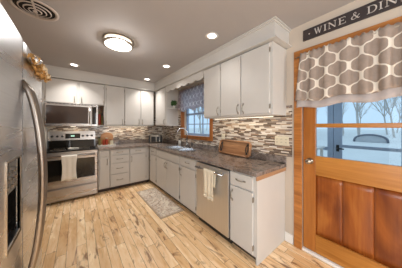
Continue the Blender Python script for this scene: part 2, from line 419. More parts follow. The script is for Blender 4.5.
bm = BM()
for (a, b_, c, d) in ((LW0 - 0.07, LW0, LZ0 - 0.07, LZ1 + 0.07), (LW1, LW1 + 0.07, LZ0 - 0.07, LZ1 + 0.07), (LW0, LW1, LZ0 - 0.07, LZ0), (LW0, LW1, LZ1, LZ1 + 0.07)): box(bm, LX, LX + 0.02, a, b_, c, d, 0.003)
for q in (1, 2): box(bm, LX - 0.07, LX - 0.03, LW0 + (LW1 - LW0) * q / 3 - 0.02, LW0 + (LW1 - LW0) * q / 3 + 0.02, LZ0, LZ1)
w3 = struct('added_window_3', bm, M['oak_v'])  # added window around the left fill lamp, out of view
link('window_pane', box(BM(), LX - 0.052, LX - 0.048, LW0, LW1, LZ0, LZ1), M['glass'], w3)

# ---------------- entry door
bm = BM(); C0 = WX - 0.022
box(bm, C0, WX, DY1 - 0.005, DY1 + 0.075, 0, 2.115, 0.004)
box(bm, C0, WX, DY0 - 0.075, DY0 + 0.005, 0, 2.115, 0.004)
box(bm, C0, WX, DY0 - 0.075, DY1 + 0.075, 2.115, 2.195, 0.004)
struct('trim_door_casing', bm, M['oak'])
DF = 1.975; DB = DF + 0.042; D0, D1 = DY0 + 0.01, DY1 - 0.008
bm = BM()
box(bm, DF, DB, 0.578, D1, 0.03, 2.10, 0.003)
dr = struct('door_1', bm, M['door_v'])
link('stile', box(BM(), DF, DB, D0, -0.095, 0.03, 2.10, 0.003), M['door_v'], dr)
link('lower_rail', box(BM(), DF, DB, -0.095, 0.578, 0.03, 0.215, 0.003), M['door_h'], dr)
link('lock_rail', box(BM(), DF, DB, -0.095, 0.578, 0.845, 1.045, 0.003), M['door_h'], dr)
link('top_rail', box(BM(), DF, DB, -0.095, 0.578, 1.98, 2.10, 0.003), M['door_h'], dr)
link('muntin', box(BM(), DF - 0.002, DB, -0.095, 0.578, 1.345, 1.385, 0.005), M['door_h'], dr)
link('glass_pane', box(BM(), DF + 0.018, DF + 0.022, -0.095, 0.578, 1.045, 1.98), M['glass'], dr)
# lower panels: three slightly bowed bookmatched boards
edges = [0.578, 0.368, 0.163, -0.095]
for i in range(3):
    bm = BM(); a, b_ = edges[i], edges[i + 1]; N = 10; G = []
    for j in range(N + 1):
        t = j / N; yy = a + (b_ - a) * t; col_ = []
        for q in range(N + 1):
            s = q / N; zz = 0.215 + 0.63 * s
            bulge = 0.005 * math.sin(PI * t) * (0.7 + 0.5 * math.sin(PI * s))
            col_.append(bm.verts.new((DF + 0.024 - bulge, yy, zz)))
        G.append(col_)
    for j in range(N):
        for q in range(N): bm.faces.new((G[j][q], G[j + 1][q], G[j + 1][q + 1], G[j][q + 1]))
    o = link('door_panel', bm, M['panel'], dr, smooth=True)
    md = o.modifiers.new('t', 'SOLIDIFY'); md.thickness = 0.006; md.offset = 0
bm = BM(); lathe(bm, [(0, -0.006), (0.031, -0.006), (0.033, 0.0), (0.014, 0.004), (0.012, 0.03), (0.024, 0.036), (0.029, 0.05), (0.024, 0.062), (0, 0.066)], (0, 0, 0), 24, 'X')
bmesh.ops.scale(bm, verts=bm.verts, vec=(-1, 1, 1)); bmesh.ops.translate(bm, verts=bm.verts, vec=(DF - 0.002, 0.628, 0.985))
link('door_knob', bm, M['nickel'], dr, smooth=True)
struct('trim_threshold', box(BM(), DF - 0.03, WX + 0.13, DY0, DY1, 0.0, 0.024, 0.006), M['white'])

# ============================================================ CABINETS
def pull(bm, x, z, vertical, L=0.10, y0=0.0):        # bail pull in front of y0 (towards -y)
    h = L / 2; P = []
    for i in range(13):
        t = -1 + 2 * i / 12; P.append((t, -0.026 * (1 - abs(t) ** 3)))
    f = (lambda t, d: (x, y0 + d - 0.002, z + t * h)) if vertical else (lambda t, d: (x + t * h, y0 + d - 0.002, z))
    tube(bm, [f(t, d) for t, d in P], [0.0045 + 0.002 * math.cos(t * PI * 1.5) ** 2 for t, _ in P], 8)
    for s_ in (-1, 1):
        c = f(s_, 0); e = 0.011
        if vertical: box(bm, c[0] - 0.009, c[0] + 0.009, y0 - 0.004, y0, c[2] - 0.016, c[2] + 0.013, 0.002)
        else: box(bm, c[0] - 0.016, c[0] + 0.013, y0 - 0.004, y0, c[2] - 0.009, c[2] + 0.009, 0.002)
    return bm
DT = 0.02
def cabinet(name, label, loc, rz, w, d, z0, z1, fronts, toe=0.0, group=None, cat='cabinet', end_panel=None, cubby=None):
    """local: x 0..w, face frame at y=0, body to y=d; door fronts stand at y=-DT"""
    t = Thing(name, label, cat, (loc[0], loc[1], z0), rz, group, local=True)
    H = z1 - z0; bm = BM(); g = 0.0008
    box(bm, g, w - g - (0.0195 if end_panel is True else 0), 0.0, d, toe, H, 0.0015)
    if end_panel is True: t.part('end_panel', box(BM(), w - 0.019, w, 0.0, d, 0.0, H, 0.002), M['cab'])
    if end_panel == 'hollow':
        bm.free(); bm = BM()
        box(bm, g, 0.018, 0, d, toe, H); box(bm, w - 0.018, w - g, 0, d, toe, H); box(bm, 0.018, w - 0.018, 0, d, toe, toe + 0.018)
        box(bm, 0.018, w - 0.018, 0, 0.019, toe + 0.018, H); box(bm, 0.018, w - 0.018, d - 0.006, d, toe + 0.018, H)
    t.part('body', bm, M['cab'])
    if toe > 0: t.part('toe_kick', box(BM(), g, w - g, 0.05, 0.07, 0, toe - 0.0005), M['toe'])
    for f in fronts:
        typ, x0, x1, a, b = f[:5]; side = f[5] if len(f) > 5 else None
        bm = BM(); box(bm, x0, x1, -DT, -0.001, a, b, 0.004)
        fr = t.part('door' if typ in 'DU' else 'drawer_front', bm, M['cab'])
        if typ == 'D' or typ == 'U':
            hx = x1 - 0.033 if side == 'R' else x0 + 0.033
            hz = (b - 0.10) if typ == 'D' else (a + 0.075)
            t.part('handle', pull(BM(), hx, hz, True, 0.105, -DT), M['pewter'], fr, True)
            ex = x0 - 0.003 if side == 'R' else x1 + 0.003
            for hh in (a + 0.07, b - 0.07):
                bm = BM(); box(bm, ex - 0.005, ex + 0.005, -DT - 0.004, -0.0005, hh - 0.025, hh + 0.025, 0.002)
                t.part('hinge', bm, M['pewter'], fr)
        elif typ == 'W':
            t.part('handle', pull(BM(), (x0 + x1) / 2, (a + b) / 2, False, min(0.105, (x1 - x0) * 0.5), -DT), M['pewter'], fr, True)
    return t
RZ = -PI / 2
FX = 1.38          # face frame plane of right-hand base run
FY = 3.80          # face frame plane of back base run
TB = 0.872         # base cabinet top
def rb(name, label, y1, y0, fronts, **kw): return cabinet(name, label, (FX, y1), RZ, y1 - y0, WX - 0.002 - FX, 0, TB, fronts, 0.07, **kw)
# right-hand base run (label from far to near)
rb('base_cabinet', 'narrow cream base cabinet in the corner, drawer over door', 3.775, 3.345, [('W', 0.05, 0.42, 0.715, 0.855), ('D', 0.05, 0.42, 0.085, 0.70, 'L')])
rb('sink_cabinet', 'wide cream two-door base cabinet under the sink', 3.343, 2.332, [('F', 0.02, 0.99, 0.715, 0.855), ('D', 0.02, 0.50, 0.085, 0.70, 'R'), ('D', 0.51, 0.99, 0.085, 0.70, 'L')], end_panel='hollow')
rb('base_cabinet', 'cream base cabinet between sink cabinet and dishwasher', 2.330, 1.852, [('W', 0.02, 0.455, 0.715, 0.855), ('D', 0.02, 0.455, 0.085, 0.70, 'L')])
rb('base_cabinet', 'cream base cabinet at the open end of the counter, nearest the wooden door', 1.222, 0.880, [('W', 0.012, 0.30, 0.715, 0.855), ('D', 0.012, 0.30, 0.085, 0.70, 'L')], end_panel=True)
# back base run
def bb(name, label, x0, x1, fronts, **kw): return cabinet(name, label, (x0, FY), 0, x1 - x0, BY - 0.002 - FY, 0, TB, fronts, 0.07, **kw)
bb('base_cabinet', 'narrowest cream base cabinet, directly right of the range', 0.335, 0.538, [('F', 0.018, 0.19, 0.735, 0.855), ('D', 0.018, 0.19, 0.085, 0.72, 'R')])
bb('drawer_cabinet', 'cream base cabinet with a stack of four drawers', 0.540, 0.922, [('W', 0.012, 0.37, 0.745, 0.855), ('W', 0.012, 0.37, 0.575, 0.735), ('W', 0.012, 0.37, 0.345, 0.565), ('W', 0.012, 0.37, 0.085, 0.335)])
bb('base_cabinet', 'cream base cabinet on the back wall right of the drawer stack', 0.924, 1.378, [('W', 0.015, 0.365, 0.735, 0.855), ('D', 0.015, 0.365, 0.085, 0.72, 'L')])

# upper cabinets
UZ1 = MZ - 0.006
def ub(label, x0, x1, z0, fronts, **kw): return cabinet('wall_cabinet', label, (x0, SFY + DT), 0, x1 - x0, BY - 0.002 - SFY - DT, z0, UZ1, fronts, 0, **kw)
ub('short cream two-door wall cabinet above the microwave', -0.50, 0.478, 1.805, [('U', 0.045, 0.492, 0.012, 0.45, 'R'), ('U', 0.54, 0.955, 0.012, 0.45, 'L')])
ub('single-door cream wall cabinet right of the microwave', 0.480, 0.880, 1.365, [('U', 0.035, 0.388, 0.02, 0.885, 'R')])
ub('double-door cream wall cabinet on the back wall by the corner', 0.882, 1.596, 1.365, [('U', 0.012, 0.362, 0.02, 0.885, 'R'), ('U', 0.378, 0.70, 0.02, 0.885, 'L')])
def ur(label, y1, y0, z0, fronts): return cabinet('wall_cabinet', label, (SFX + DT, y1), RZ, y1 - y0, WX - 0.002 - SFX - DT, z0, UZ1, fronts, 0)
ur('cream wall cabinet in the corner, left of the little corner shelf', 4.045, 3.41, 1.365, [('U', 0.035, 0.60, 0.02, 0.885, 'R')])
ur('cream single-door wall cabinet just right of the sink window', 2.015, 1.632, 1.483, [('U', 0.015, 0.375, 0.02, 0.767, 'R')])
ur('cream double-door wall cabinet at the end near the wooden door', 1.630, 0.862, 1.483, [('U', 0.008, 0.355, 0.02, 0.767, 'R'), ('U', 0.370, 0.738, 0.02, 0.767, 'L')])

# filler panel left of microwave / range
struct('trim_filler_panel', box(BM(), -0.50, -0.463, SFY + 0.005, BY - 0.01, 0.0, 1.80), M['cab'])

# cubby between microwave and cabinet
t = Thing('open_cubby', 'narrow open cream cubby between the microwave and the wall cabinet', 'shelf', (0.41, 4.1, 1.365))
bm = BM(); y0, y1 = SFY, BY - 0.003
box(bm, 0.345, 0.357, y0, y1, 1.365, 1.80); t.part('side_panel', bm, M['cab'])
t.part('side_panel', box(BM(), 0.467, 0.478, y0, y1, 1.365, 1.80), M['cab'])
t.part('bottom_board', box(BM(), 0.358, 0.466, y0, y1, 1.365, 1.38), M['cab'])
t.part('back_board', box(BM(), 0.358, 0.466, y1 - 0.01, y1, 1.381, 1.80), M['board'])
def jar(name, label, loc, r, h, mat, capmat, group=None, z=None):
    t = Thing(name, label, 'jar', loc, 0, group, local=True)
    t.part('jar_body', lathe(BM(), [(0, 0), (r, 0), (r, h * 0.74), (r * 0.75, h * 0.82), (0, h * 0.82)], seg=16), mat, smooth=False)
    t.part('cap', lathe(BM(), [(0, h * 0.821), (r * 0.8, h * 0.821), (r * 0.8, h), (0, h)], seg=16), capmat)
    return t
jar('spice_bottle', 'tall red bottle standing in the cubby beside the microwave', (0.392, 4.17, 1.3805), 0.026, 0.30, M['red'], M['olive'])
jar('spice_bottle', 'dark olive jar in the cubby beside the microwave, right of the red bottle', (0.443, 4.18, 1.3805), 0.019, 0.26, M['olive'], M['black'])

# ---------------- countertop (L) with sink cut-out
CT0, CT1 = 0.874, 0.914
CX = 1.335; CYF = 3.74; CE = 0.862
SX0, SX1, SY0, SY1 = 1.43, 1.84, 2.38, 3.18
bm = BM()
box(bm, 0.332, WX - 0.002, CYF, BY - 0.002, CT0, CT1, 0.004)
box(bm, CX, WX - 0.002, SY1, CYF + 0.004, CT0, CT1, 0.004)
box(bm, CX, SX0, SY0, SY1, CT0, CT1); box(bm, SX1, WX - 0.002, SY0, SY1, CT0, CT1)
box(bm, CX, WX - 0.002, CE, SY0, CT0, CT1, 0.004)
top = tag(link('countertop', bm, M['lam']), 'glossy brown marbled laminate countertop running round the corner', 'countertop')
bm = BM()
box(bm, 0.332, WX - 0.003, BY - 0.024, BY - 0.004, CT1 + 0.0005, 1.0, 0.003); box(bm, WX - 0.024, WX - 0.004, CE, BY - 0.025, CT1 + 0.0005, 1.0, 0.003)
link('upstand', bm, M['lam'], top)
link('end_strip', box(BM(), CX + 0.02, WX - 0.004, CE + 0.004, CE + 0.017, 0.832, CT0 - 0.0005), M['rawedge'], top)

# ---------------- sink, faucet, soap
t = Thing('kitchen_sink', 'double-bowl stainless steel sink let into the countertop', 'sink', (1.635, 2.78, 0.90))
bm = BM(); zt = CT1 + 0.001; rim = 0.012
def bowl(bm, x0, x1, y0, y1, zt, dep):
    r = bmesh.ops.create_cube(bm, size=1.0); vs = r['verts']
    for v in vs:
        k = 0.90 if v.co.z < 0 else 1.0
        v.co = Vector(((x0 + x1) / 2 + v.co.x * (x1 - x0) * k, (y0 + y1) / 2 + v.co.y * (y1 - y0) * k, zt - dep / 2 + v.co.z * dep))
    topf = [f for f in bm.faces if all(v in vs for v in f.verts) and all(v.co.z > zt - 1e-4 for v in f.verts)]
    bmesh.ops.delete(bm, geom=topf, context='FACES')
    es = [e for e in bm.edges if e.verts[0] in vs and e.verts[1] in vs and not all(v.co.z > zt - 1e-4 for v in e.verts)]
    bmesh.ops.bevel(bm, geom=es, offset=0.03, segments=3, affect='EDGES')
ym = 2.78
b1 = BM(); bowl(b1, SX0 + 0.02, SX1 - 0.075, SY0 + 0.02, ym - 0.015, zt, 0.16); t.part('bowl', b1, M['sinksteel'])
b1 = BM(); bowl(b1, SX0 + 0.02, SX1 - 0.075, ym + 0.015, SY1 - 0.02, zt, 0.16); t.part('bowl', b1, M['sinksteel'])
box(bm, SX0 - rim, SX0 + 0.02, SY0 - rim, SY1 + rim, zt, zt + 0.004); box(bm, SX1 - 0.075, SX1 + rim, SY0 - rim, SY1 + rim, zt, zt + 0.004)
for a, b_ in ((SY0 - rim, SY0 + 0.02), (ym - 0.015, ym + 0.015), (SY1 - 0.02, SY1 + rim)): box(bm, SX0 + 0.02, SX1 - 0.075, a, b_, zt, zt + 0.004)
t.part('rim', bm, M['sinksteel'])
for yy in (2.59, 2.97): t.part('drain', lathe(BM(), [(0, 0), (0.04, 0), (0.042, 0.003), (0.03, 0.001), (0, 0.001)], (1.605, yy, zt - 0.159)), M['chrome'])
fz = zt + 0.005
t = Thing('kitchen_faucet', 'chrome gooseneck faucet behind the sink', 'faucet', (1.80, 2.78, fz))
t.part('base_plate', box(BM(), 1.775, 1.828, 2.68, 2.88, fz, fz + 0.012, 0.004), M['chrome'])
P = [(1.80, 2.78, fz + 0.012), (1.80, 2.78, fz + 0.30)]
for i in range(1, 11):
    a = PI * i / 10 * 1.05; P.append((1.80 - 0.085 + 0.085 * math.cos(a), 2.78 + 0.05 * (1 - math.cos(a)) , fz + 0.30 + 0.095 * math.sin(a)))
t.part('spout', tube(BM(), P, 0.0115, 12), M['chrome'], smooth=True)
t.part('collar', lathe(BM(), [(0, 0.012), (0.024, 0.012), (0.022, 0.07), (0.014, 0.09), (0, 0.09)], (1.80, 2.78, fz)), M['chrome'], smooth=True)
t.part('lever', tube(BM(), [(1.80, 2.71, fz + 0.012), (1.80, 2.71, fz + 0.05), (1.77, 2.69, fz + 0.075)], [0.014, 0.012, 0.006], 10), M['chrome'], smooth=True)
t = Thing('side_sprayer', 'short chrome sink sprayer beside the faucet', 'sprayer', (1.80, 2.60, fz))
t.part('holder', lathe(BM(), [(0, 0), (0.02, 0), (0.018, 0.012), (0.012, 0.03), (0, 0.03)], (1.80, 2.60, fz)), M['chrome'], smooth=True)
t.part('spray_head', lathe(BM(), [(0, 0.031), (0.011, 0.031), (0.014, 0.07), (0.017, 0.095), (0, 0.10)], (1.80, 2.60, fz)), M['black'], smooth=True)
t = Thing('soap_dispenser', 'small clear-white soap bottle with dark pump at the sink corner', 'soap dispenser', (1.89, 3.20, zt))
t.part('bottle', lathe(BM(), [(0, 0), (0.03, 0), (0.031, 0.08), (0.024, 0.105), (0.012, 0.112), (0, 0.112)], (1.89, 3.235, zt)), M['pot'], smooth=True)
bm = BM(); tube(bm, [(1.89, 3.235, zt + 0.113), (1.89, 3.235, zt + 0.155), (1.87, 3.235, zt + 0.165), (1.845, 3.235, zt + 0.158)], [0.011, 0.006, 0.006, 0.004], 10)
t.part('pump', bm, M['black'], smooth=True)

# ---------------- range
t = Thing('kitchen_range', 'stainless steel electric range with black glass top and oven window', 'range', (-0.075, 4.05, 0))
x0, x1, yf = -0.455, 0.322, 3.745
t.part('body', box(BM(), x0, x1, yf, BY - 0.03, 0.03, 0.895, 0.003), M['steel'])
for xx in (x0 + 0.05, x1 - 0.05):
    for yy in (yf + 0.06, BY - 0.1): t.part('foot', lathe(BM(), [(0, 0), (0.02, 0), (0.02, 0.03), (0, 0.03)], (xx, yy, 0), 12), M['black'])
ck = t.part('cooktop', box(BM(), x0 - 0.002, x1 + 0.002, yf - 0.03, BY - 0.10, 0.896, 0.918, 0.005), M['glossblack'])
for cx_, cy_, r_ in ((-0.27, 3.90, 0.105), (0.12, 3.90, 0.085), (-0.27, 4.14, 0.08), (0.12, 4.14, 0.10)):
    bm = BM(); lathe(bm, [(r_ - 0.004, 0), (r_, 0), (r_, 0.0008), (r_ - 0.004, 0.0008), (r_ - 0.004, 0)], (cx_, cy_, 0.9182), 32); t.part('burner_ring', bm, M['pewter'], ck)
od = t.part('oven_door', box(BM(), x0 + 0.004, x1 - 0.004, yf - 0.03, yf - 0.001, 0.275, 0.872, 0.006), M['steel'])
t.part('oven_window', box(BM(), -0.41, 0.275, yf - 0.033, yf - 0.0305, 0.40, 0.765, 0.001), M['glossblack'], od)
bm = BM(); zh = 0.822; yh = yf - 0.082
tube(bm, [(x0 + 0.045, yh, zh), (x1 - 0.045, yh, zh)], 0.013, 12)
for xx in (x0 + 0.075, x1 - 0.075): tube(bm, [(xx, yh, zh), (xx, yf - 0.031, zh)], 0.009, 8)
t.part('oven_handle', bm, M['steel'], od, True)
dw_ = t.part('storage_drawer', box(BM(), x0 + 0.004, x1 - 0.004, yf - 0.03, yf - 0.001, 0.045, 0.262, 0.006), M['steel'])
t.part('drawer_grip', box(BM(), x0 + 0.03, x1 - 0.03, yf - 0.045, yf - 0.0305, 0.228, 0.25, 0.004), M['steel'], dw_)
def ylean(z): return BY - 0.105 + (z - 0.919) / 0.331 * 0.03
def slab(z0, z1, xa, xb, f0, f1): return prism(BM(), [(ylean(z0) - f0, z0), (ylean(z1) - f0, z1), (ylean(z1) - f1, z1), (ylean(z0) - f1, z0)], lambda a, b: Vector((xa, a, b)), lambda a, b: Vector((xb, a, b)))
cp = t.part('control_panel', slab(1.066, 1.25, x0, x1, 0, -0.045), M['steel'])
t.part('backguard', slab(0.919, 1.064, x0, x1, 0, -0.045), M['glossblack'])
t.part('display', slab(1.10, 1.20, -0.19, 0.055, 0.003, 0.0003), M['glossblack'], cp)
t.part('clock_digits', slab(1.14, 1.165, -0.10, -0.04, 0.0045, 0.0032), M['clock'], cp)
for xx in (-0.39, -0.31, -0.235, 0.10, 0.18, 0.26):
    bm = BM(); lathe(bm, [(0, 0), (0.024, 0), (0.02, 0.02), (0.014, 0.026), (0, 0.026)], (0, 0, 0), 18, 'Y'); bmesh.ops.scale(bm, verts=bm.verts, vec=(1, -1, 1))
    bmesh.ops.translate(bm, verts=bm.verts, vec=(xx, ylean(1.15) - 0.001, 1.15)); t.part('control_knob', bm, M['black'], cp, True)
# items on the cooktop
t = Thing('spoon_rest', 'small white spoon rest on the black cooktop', 'spoon rest', (-0.06, 3.99, 0.9195))
bm = BM(); lathe(bm, [(0, 0), (0.04, 0), (0.055, 0.014), (0.05, 0.014), (0.037, 0.004), (0, 0.004)], (-0.09, 3.99, 0.9195), 24); t.part('dish', bm, M['pot'], smooth=True)
t.part('rest_handle', box(BM(), -0.042, 0.03, 3.975, 4.005, 0.9205, 0.932, 0.004), M['pot'])
# towel hung over the oven handle
def towel(name, label, along, c0, c1, pc, hz, z_front, z_back, rad, mat, face, wav=0.004, cat='towel', fringe=False):
    """along: axis index of the bar; pc: bar centre on the other axis; face: -1 front toward smaller values"""
    bm = BM(); prof = []
    for i in range(9): prof.append((-rad, z_front + (hz - z_front) * i / 8.0))
    for i in range(1, 6): a = PI - PI * i / 6; prof.append((rad * math.cos(a), hz + rad * math.sin(a)))
    for i in range(9): prof.append((rad, hz + (z_back - hz) * i / 8.0))
    N = 26; G = []
    for j in range(N + 1):
        u = j / N; row = []
        for (o_, z) in prof:
            drop = min(1, max(0, (hz - z) / 0.12)); w = wav * math.sin(u * PI * 5 + 0.6) * drop * (-1 if o_ < 0 else 0.3)
            inset = 0.06 * (c1 - c0) * drop * math.sin(PI * min(1, (hz - z) / 0.4)) * (1 if u < .5 else -1) * abs(2 * u - 1)
            v = [0, 0, z + (0.006 * math.sin(u * PI * 3) if z < hz - 0.05 else 0)]
            v[along] = c0 + (c1 - c0) * u + inset; v[1 - along] = pc + o_ + w
            row.append(bm.verts.new(v))
        G.append(row)
    for j in range(N):
        for q in range(len(prof) - 1): bm.faces.new((G[j][q], G[j + 1][q], G[j + 1][q + 1], G[j][q + 1]))
    if fringe:
        for j in range(0, N + 1):
            p = G[j][0].co.copy(); tube(bm, [p + Vector((0, 0, 0.003)), p + Vector((0.001, 0.001, -0.028 - 0.006 * (j % 3)))], 0.003, 5)
    loc = [0, 0, hz]; loc[along] = (c0 + c1) / 2; loc[1 - along] = pc
    o = link(name, bm, mat, None, tuple(loc), smooth=True); m_ = o.modifiers.new('t', 'SOLIDIFY'); m_.thickness = 0.003; m_.offset = 0
    tag(o, label, cat); return o
towel('dish_towel', 'white dish towel hanging over the oven door handle', 0, -0.215, 0.0, yh, zh, 0.405, 0.55, 0.019, M['cloth_w'], -1)

# ---------------- microwave
t = Thing('microwave_oven', 'stainless over-the-range microwave with dark window', 'microwave', (-0.06, 4.17, 1.352))
mx0, mx1, my, mz0, mz1 = -0.458, 0.340, 3.98, 1.352, 1.800
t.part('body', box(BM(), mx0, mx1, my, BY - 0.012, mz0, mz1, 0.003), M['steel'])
md = t.part('door', box(BM(), mx0, 0.235, my - 0.025, my - 0.001, mz0 + 0.005, mz1 - 0.03, 0.004), M['steel'])
t.part('window', box(BM(), mx0 + 0.02, 0.18, my - 0.0275, my - 0.0255, mz0 + 0.055, mz1 - 0.06, 0.001), M['mwglass'], md)
bm = BM(); tube(bm, [(0.205, my - 0.06, mz0 + 0.05), (0.205, my - 0.06, mz1 - 0.07)], 0.011, 10)
for zz in (mz0 + 0.075, mz1 - 0.095): tube(bm, [(0.205, my - 0.06, zz), (0.205, my - 0.026, zz)], 0.008, 8)
t.part('door_handle', bm, M['steel'], md, True)
cpn = t.part('control_panel', box(BM(), 0.238, mx1, my - 0.025, my - 0.001, mz0 + 0.005, mz1 - 0.03, 0.003), M['steel'])
t.part('keypad', box(BM(), 0.245, 0.322, my - 0.0265, my - 0.0255, mz0 + 0.04, mz1 - 0.045), M['glossblack'], cpn)
bm = BM()
for i in range(14): box(bm, mx0 + 0.03 + i * 0.054, mx0 + 0.07 + i * 0.054, my - 0.006, my - 0.0005, mz1 - 0.022, mz1 - 0.008)
t.part('vent_grille', bm, M['black'])
t.part('cooktop_lamp', box(BM(), -0.10, -0.02, 4.12, 4.20, mz0 - 0.006, mz0 - 0.0005), M['strip'])

# ---------------- dishwasher
t = Thing('dishwasher', 'stainless steel dishwasher with a bar handle under the counter', 'dishwasher', (1.65, 1.54, 0))
t.part('tub', box(BM(), 1.40, WX - 0.01, 1.228, 1.846, 0.005, 0.868), M['black'])
dd = t.part('door', box(BM(), 1.352, 1.398, 1.230, 1.844, 0.085, 0.850, 0.004), M['steel_dw'])
bm = BM(); hx = 1.302; tube(bm, [(hx, 1.275, 0.795), (hx, 1.80, 0.795)], 0.012, 12)
for yy in (1.31, 1.765): tube(bm, [(hx, yy, 0.795), (1.351, yy, 0.795)], 0.009, 8)
t.part('handle', bm, M['chrome'], dd, True)
t.part('toe_kick', box(BM(), 1.41, 1.43, 1.230, 1.844, 0.0, 0.08), M['black']) if False else None
towel('hand_towel', 'cream fringed hand towel hanging on the dishwasher handle', 1, 1.405, 1.60, hx, 0.795, 0.49, 0.60, 0.018, M['cloth_c'], -1, 0.006, fringe=True)

# ---------------- refrigerator
t = Thing('refrigerator', 'stainless side-by-side refrigerator at the left edge of the photo', 'refrigerator', (-0.62, 1.20, 0))
fx = -0.20; fy0, fys, fy1 = 0.745, 1.13, 1.66
t.part('cabinet_body', box(BM(), -1.02, fx - 0.075, fy0, fy1, 0.02, 1.768, 0.006), M['black'])
def fdoor(a, b, hole=None):
    """door with a slightly crowned front, a top that slopes back; optional dispenser recess"""
    bm = BM(); ys = sorted(set([a + (b - a) * i / 12 for i in range(13)] + ([hole[0], hole[1]] if hole else [])))
    zs = [0.07, 0.09] + ([hole[2], hole[3]] if hole else []) + [1.2 if not hole else 1.4, 1.768, 1.785]
    def X(y, z):
        t_ = (2 * (y - a) / (b - a) - 1); c = -0.006 * abs(t_) ** 12
        return fx + c - (0.008 if z > 1.775 or z < 0.08 else 0)
    F = [[bm.verts.new((X(y, z), y, z)) for z in zs] for y in ys]; Bk = [[bm.verts.new((fx - 0.07, y, z)) for z in zs] for y in ys]
    for i in range(len(ys) - 1):
        for j in range(len(zs) - 1):
            ym_, zm = (ys[i] + ys[i + 1]) / 2, (zs[j] + zs[j + 1]) / 2
            if hole and hole[0] < ym_ < hole[1] and hole[2] < zm < hole[3]: continue
            bm.faces.new((F[i][j], F[i + 1][j], F[i + 1][j + 1], F[i][j + 1]))
            bm.faces.new((Bk[i][j], Bk[i][j + 1], Bk[i + 1][j + 1], Bk[i + 1][j]))
        bm.faces.new((F[i][0], Bk[i][0], Bk[i + 1][0], F[i + 1][0])); bm.faces.new((F[i][-1], F[i + 1][-1], Bk[i + 1][-1], Bk[i][-1]))
    for j in range(len(zs) - 1):
        bm.faces.new((F[0][j], F[0][j + 1], Bk[0][j + 1], Bk[0][j])); bm.faces.new((F[-1][j], Bk[-1][j], Bk[-1][j + 1], F[-1][j + 1]))
    if hole:
        h0, h1, z0_, z1_ = hole; i0, i1, j0, j1 = ys.index(h0), ys.index(h1), zs.index(z0_), zs.index(z1_)
        for i in range(i0, i1):
            bm.faces.new((F[i][j0], F[i + 1][j0], Bk[i + 1][j0], Bk[i][j0])); bm.faces.new((F[i][j1], Bk[i][j1], Bk[i + 1][j1], F[i + 1][j1]))
        for j in range(j0, j1):
            bm.faces.new((F[i0][j], Bk[i0][j], Bk[i0][j + 1], F[i0][j + 1])); bm.faces.new((F[i1][j], F[i1][j + 1], Bk[i1][j + 1], Bk[i1][j]))
    return bm
HO = (0.876, 1.053, 0.90, 1.225)
d1 = t.part('freezer_door', fdoor(fy0, fys - 0.005, HO), M['steel_y'])
d2 = t.part('fridge_door', fdoor(fys + 0.005, fy1), M['steel_y'])
bm = BM(); h0, h1, z0_, z1_ = HO
box(bm, fx - 0.068, fx - 0.055, h0 + 0.002, h1 - 0.002, z0_ + 0.002, z1_ - 0.002)
box(bm, fx - 0.055, fx - 0.01, h0 + 0.002, h0 + 0.008, z0_ + 0.002, z1_ - 0.002); box(bm, fx - 0.055, fx - 0.01, h1 - 0.008, h1 - 0.002, z0_ + 0.002, z1_ - 0.002)
dp = t.part('dispenser_recess', bm, M['glossblack'], d1)
t.part('dispenser_panel', box(BM(), fx - 0.05, fx - 0.004, h0 + 0.009, h1 - 0.009, 1.10, z1_ - 0.004, 0.003), M['glossblack'], d1)
for i in range(3):
    for j in range(3): t.part('dispenser_button', box(BM(), fx - 0.0035, fx - 0.0025, h0 + 0.03 + i * 0.045, h0 + 0.052 + i * 0.045, 1.115 + j * 0.028, 1.127 + j * 0.028), M['nickel'], d1)
t.part('drip_tray', box(BM(), fx - 0.054, fx + 0.002, h0 + 0.009, h1 - 0.009, z0_ + 0.003, z0_ + 0.012, 0.002), M['steel_y'], d1)
bm = BM()
box(bm, fx - 0.008, fx + 0.004, h0 - 0.006, h0, z0_ - 0.006, z1_ + 0.006); box(bm, fx - 0.008, fx + 0.004, h1, h1 + 0.006, z0_ - 0.006, z1_ + 0.006)
box(bm, fx - 0.008, fx + 0.004, h0, h1, z0_ - 0.006, z0_); box(bm, fx - 0.008, fx + 0.004, h0, h1, z1_, z1_ + 0.006)
t.part('dispenser_frame', bm, M['nickel'], d1)
for dd_, yy in ((d1, fys - 0.028), (d2, fys + 0.032)):
    P = []
    for i in range(25):
        s = i / 24; z = 0.60 + 0.97 * s; P.append((fx - 0.004 + 0.068 * math.sin(PI * s) ** 0.55 if 0 < s < 1 else fx - 0.006, yy, z))
    bm = BM(); tube(bm, P, 0.0135, 12); t.part('door_handle', bm, M['handle_steel'], dd_, True)
t.part('base_grille', box(BM(), fx - 0.085, fx - 0.04, fy0 + 0.01, fy1 - 0.01, 0.0, 0.062), M['black'])

# garland on top of refrigerator: thing with leaves, ribbons, baubles
t = Thing('garland', 'gold and ivory leaf garland draped along the top front edge of the refrigerator', 'garland', (-0.17, 1.42, 1.70))
rnd = random.Random(3)
def leafset(n, size, yr, zr, xr, rnd):
    bm = BM()
    for _ in range(n):
        c = Vector((rnd.uniform(*xr), rnd.uniform(*yr), rnd.uniform(*zr))); m = Matrix.Rotation(rnd.uniform(0, 6.3), 3, 'Z') @ Matrix.Rotation(rnd.uniform(-1.3, 1.3), 3, 'X') @ Matrix.Rotation(rnd.uniform(-1, 1), 3, 'Y')
        L = size * rnd.uniform(0.7, 1.3); pts = [(0, 0, 0), (0.32 * L, 0.3 * L, 0.06 * L), (0.38 * L, 0.6 * L, 0.02), (0, L, -0.05 * L), (-0.38 * L, 0.6 * L, 0.02), (-0.32 * L, 0.3 * L, 0.06 * L)]
        A = [bm.verts.new(c + m @ Vector(p)) for p in pts]; bm.faces.new(A)
        B = [bm.verts.new(c + m @ (Vector(p) + Vector((0, 0, 0.0015)))) for p in pts]; bm.faces.new(B[::-1])
        for i in range(6): bm.faces.new((A[i], A[(i + 1) % 6], B[(i + 1) % 6], B[i]))
    return bm
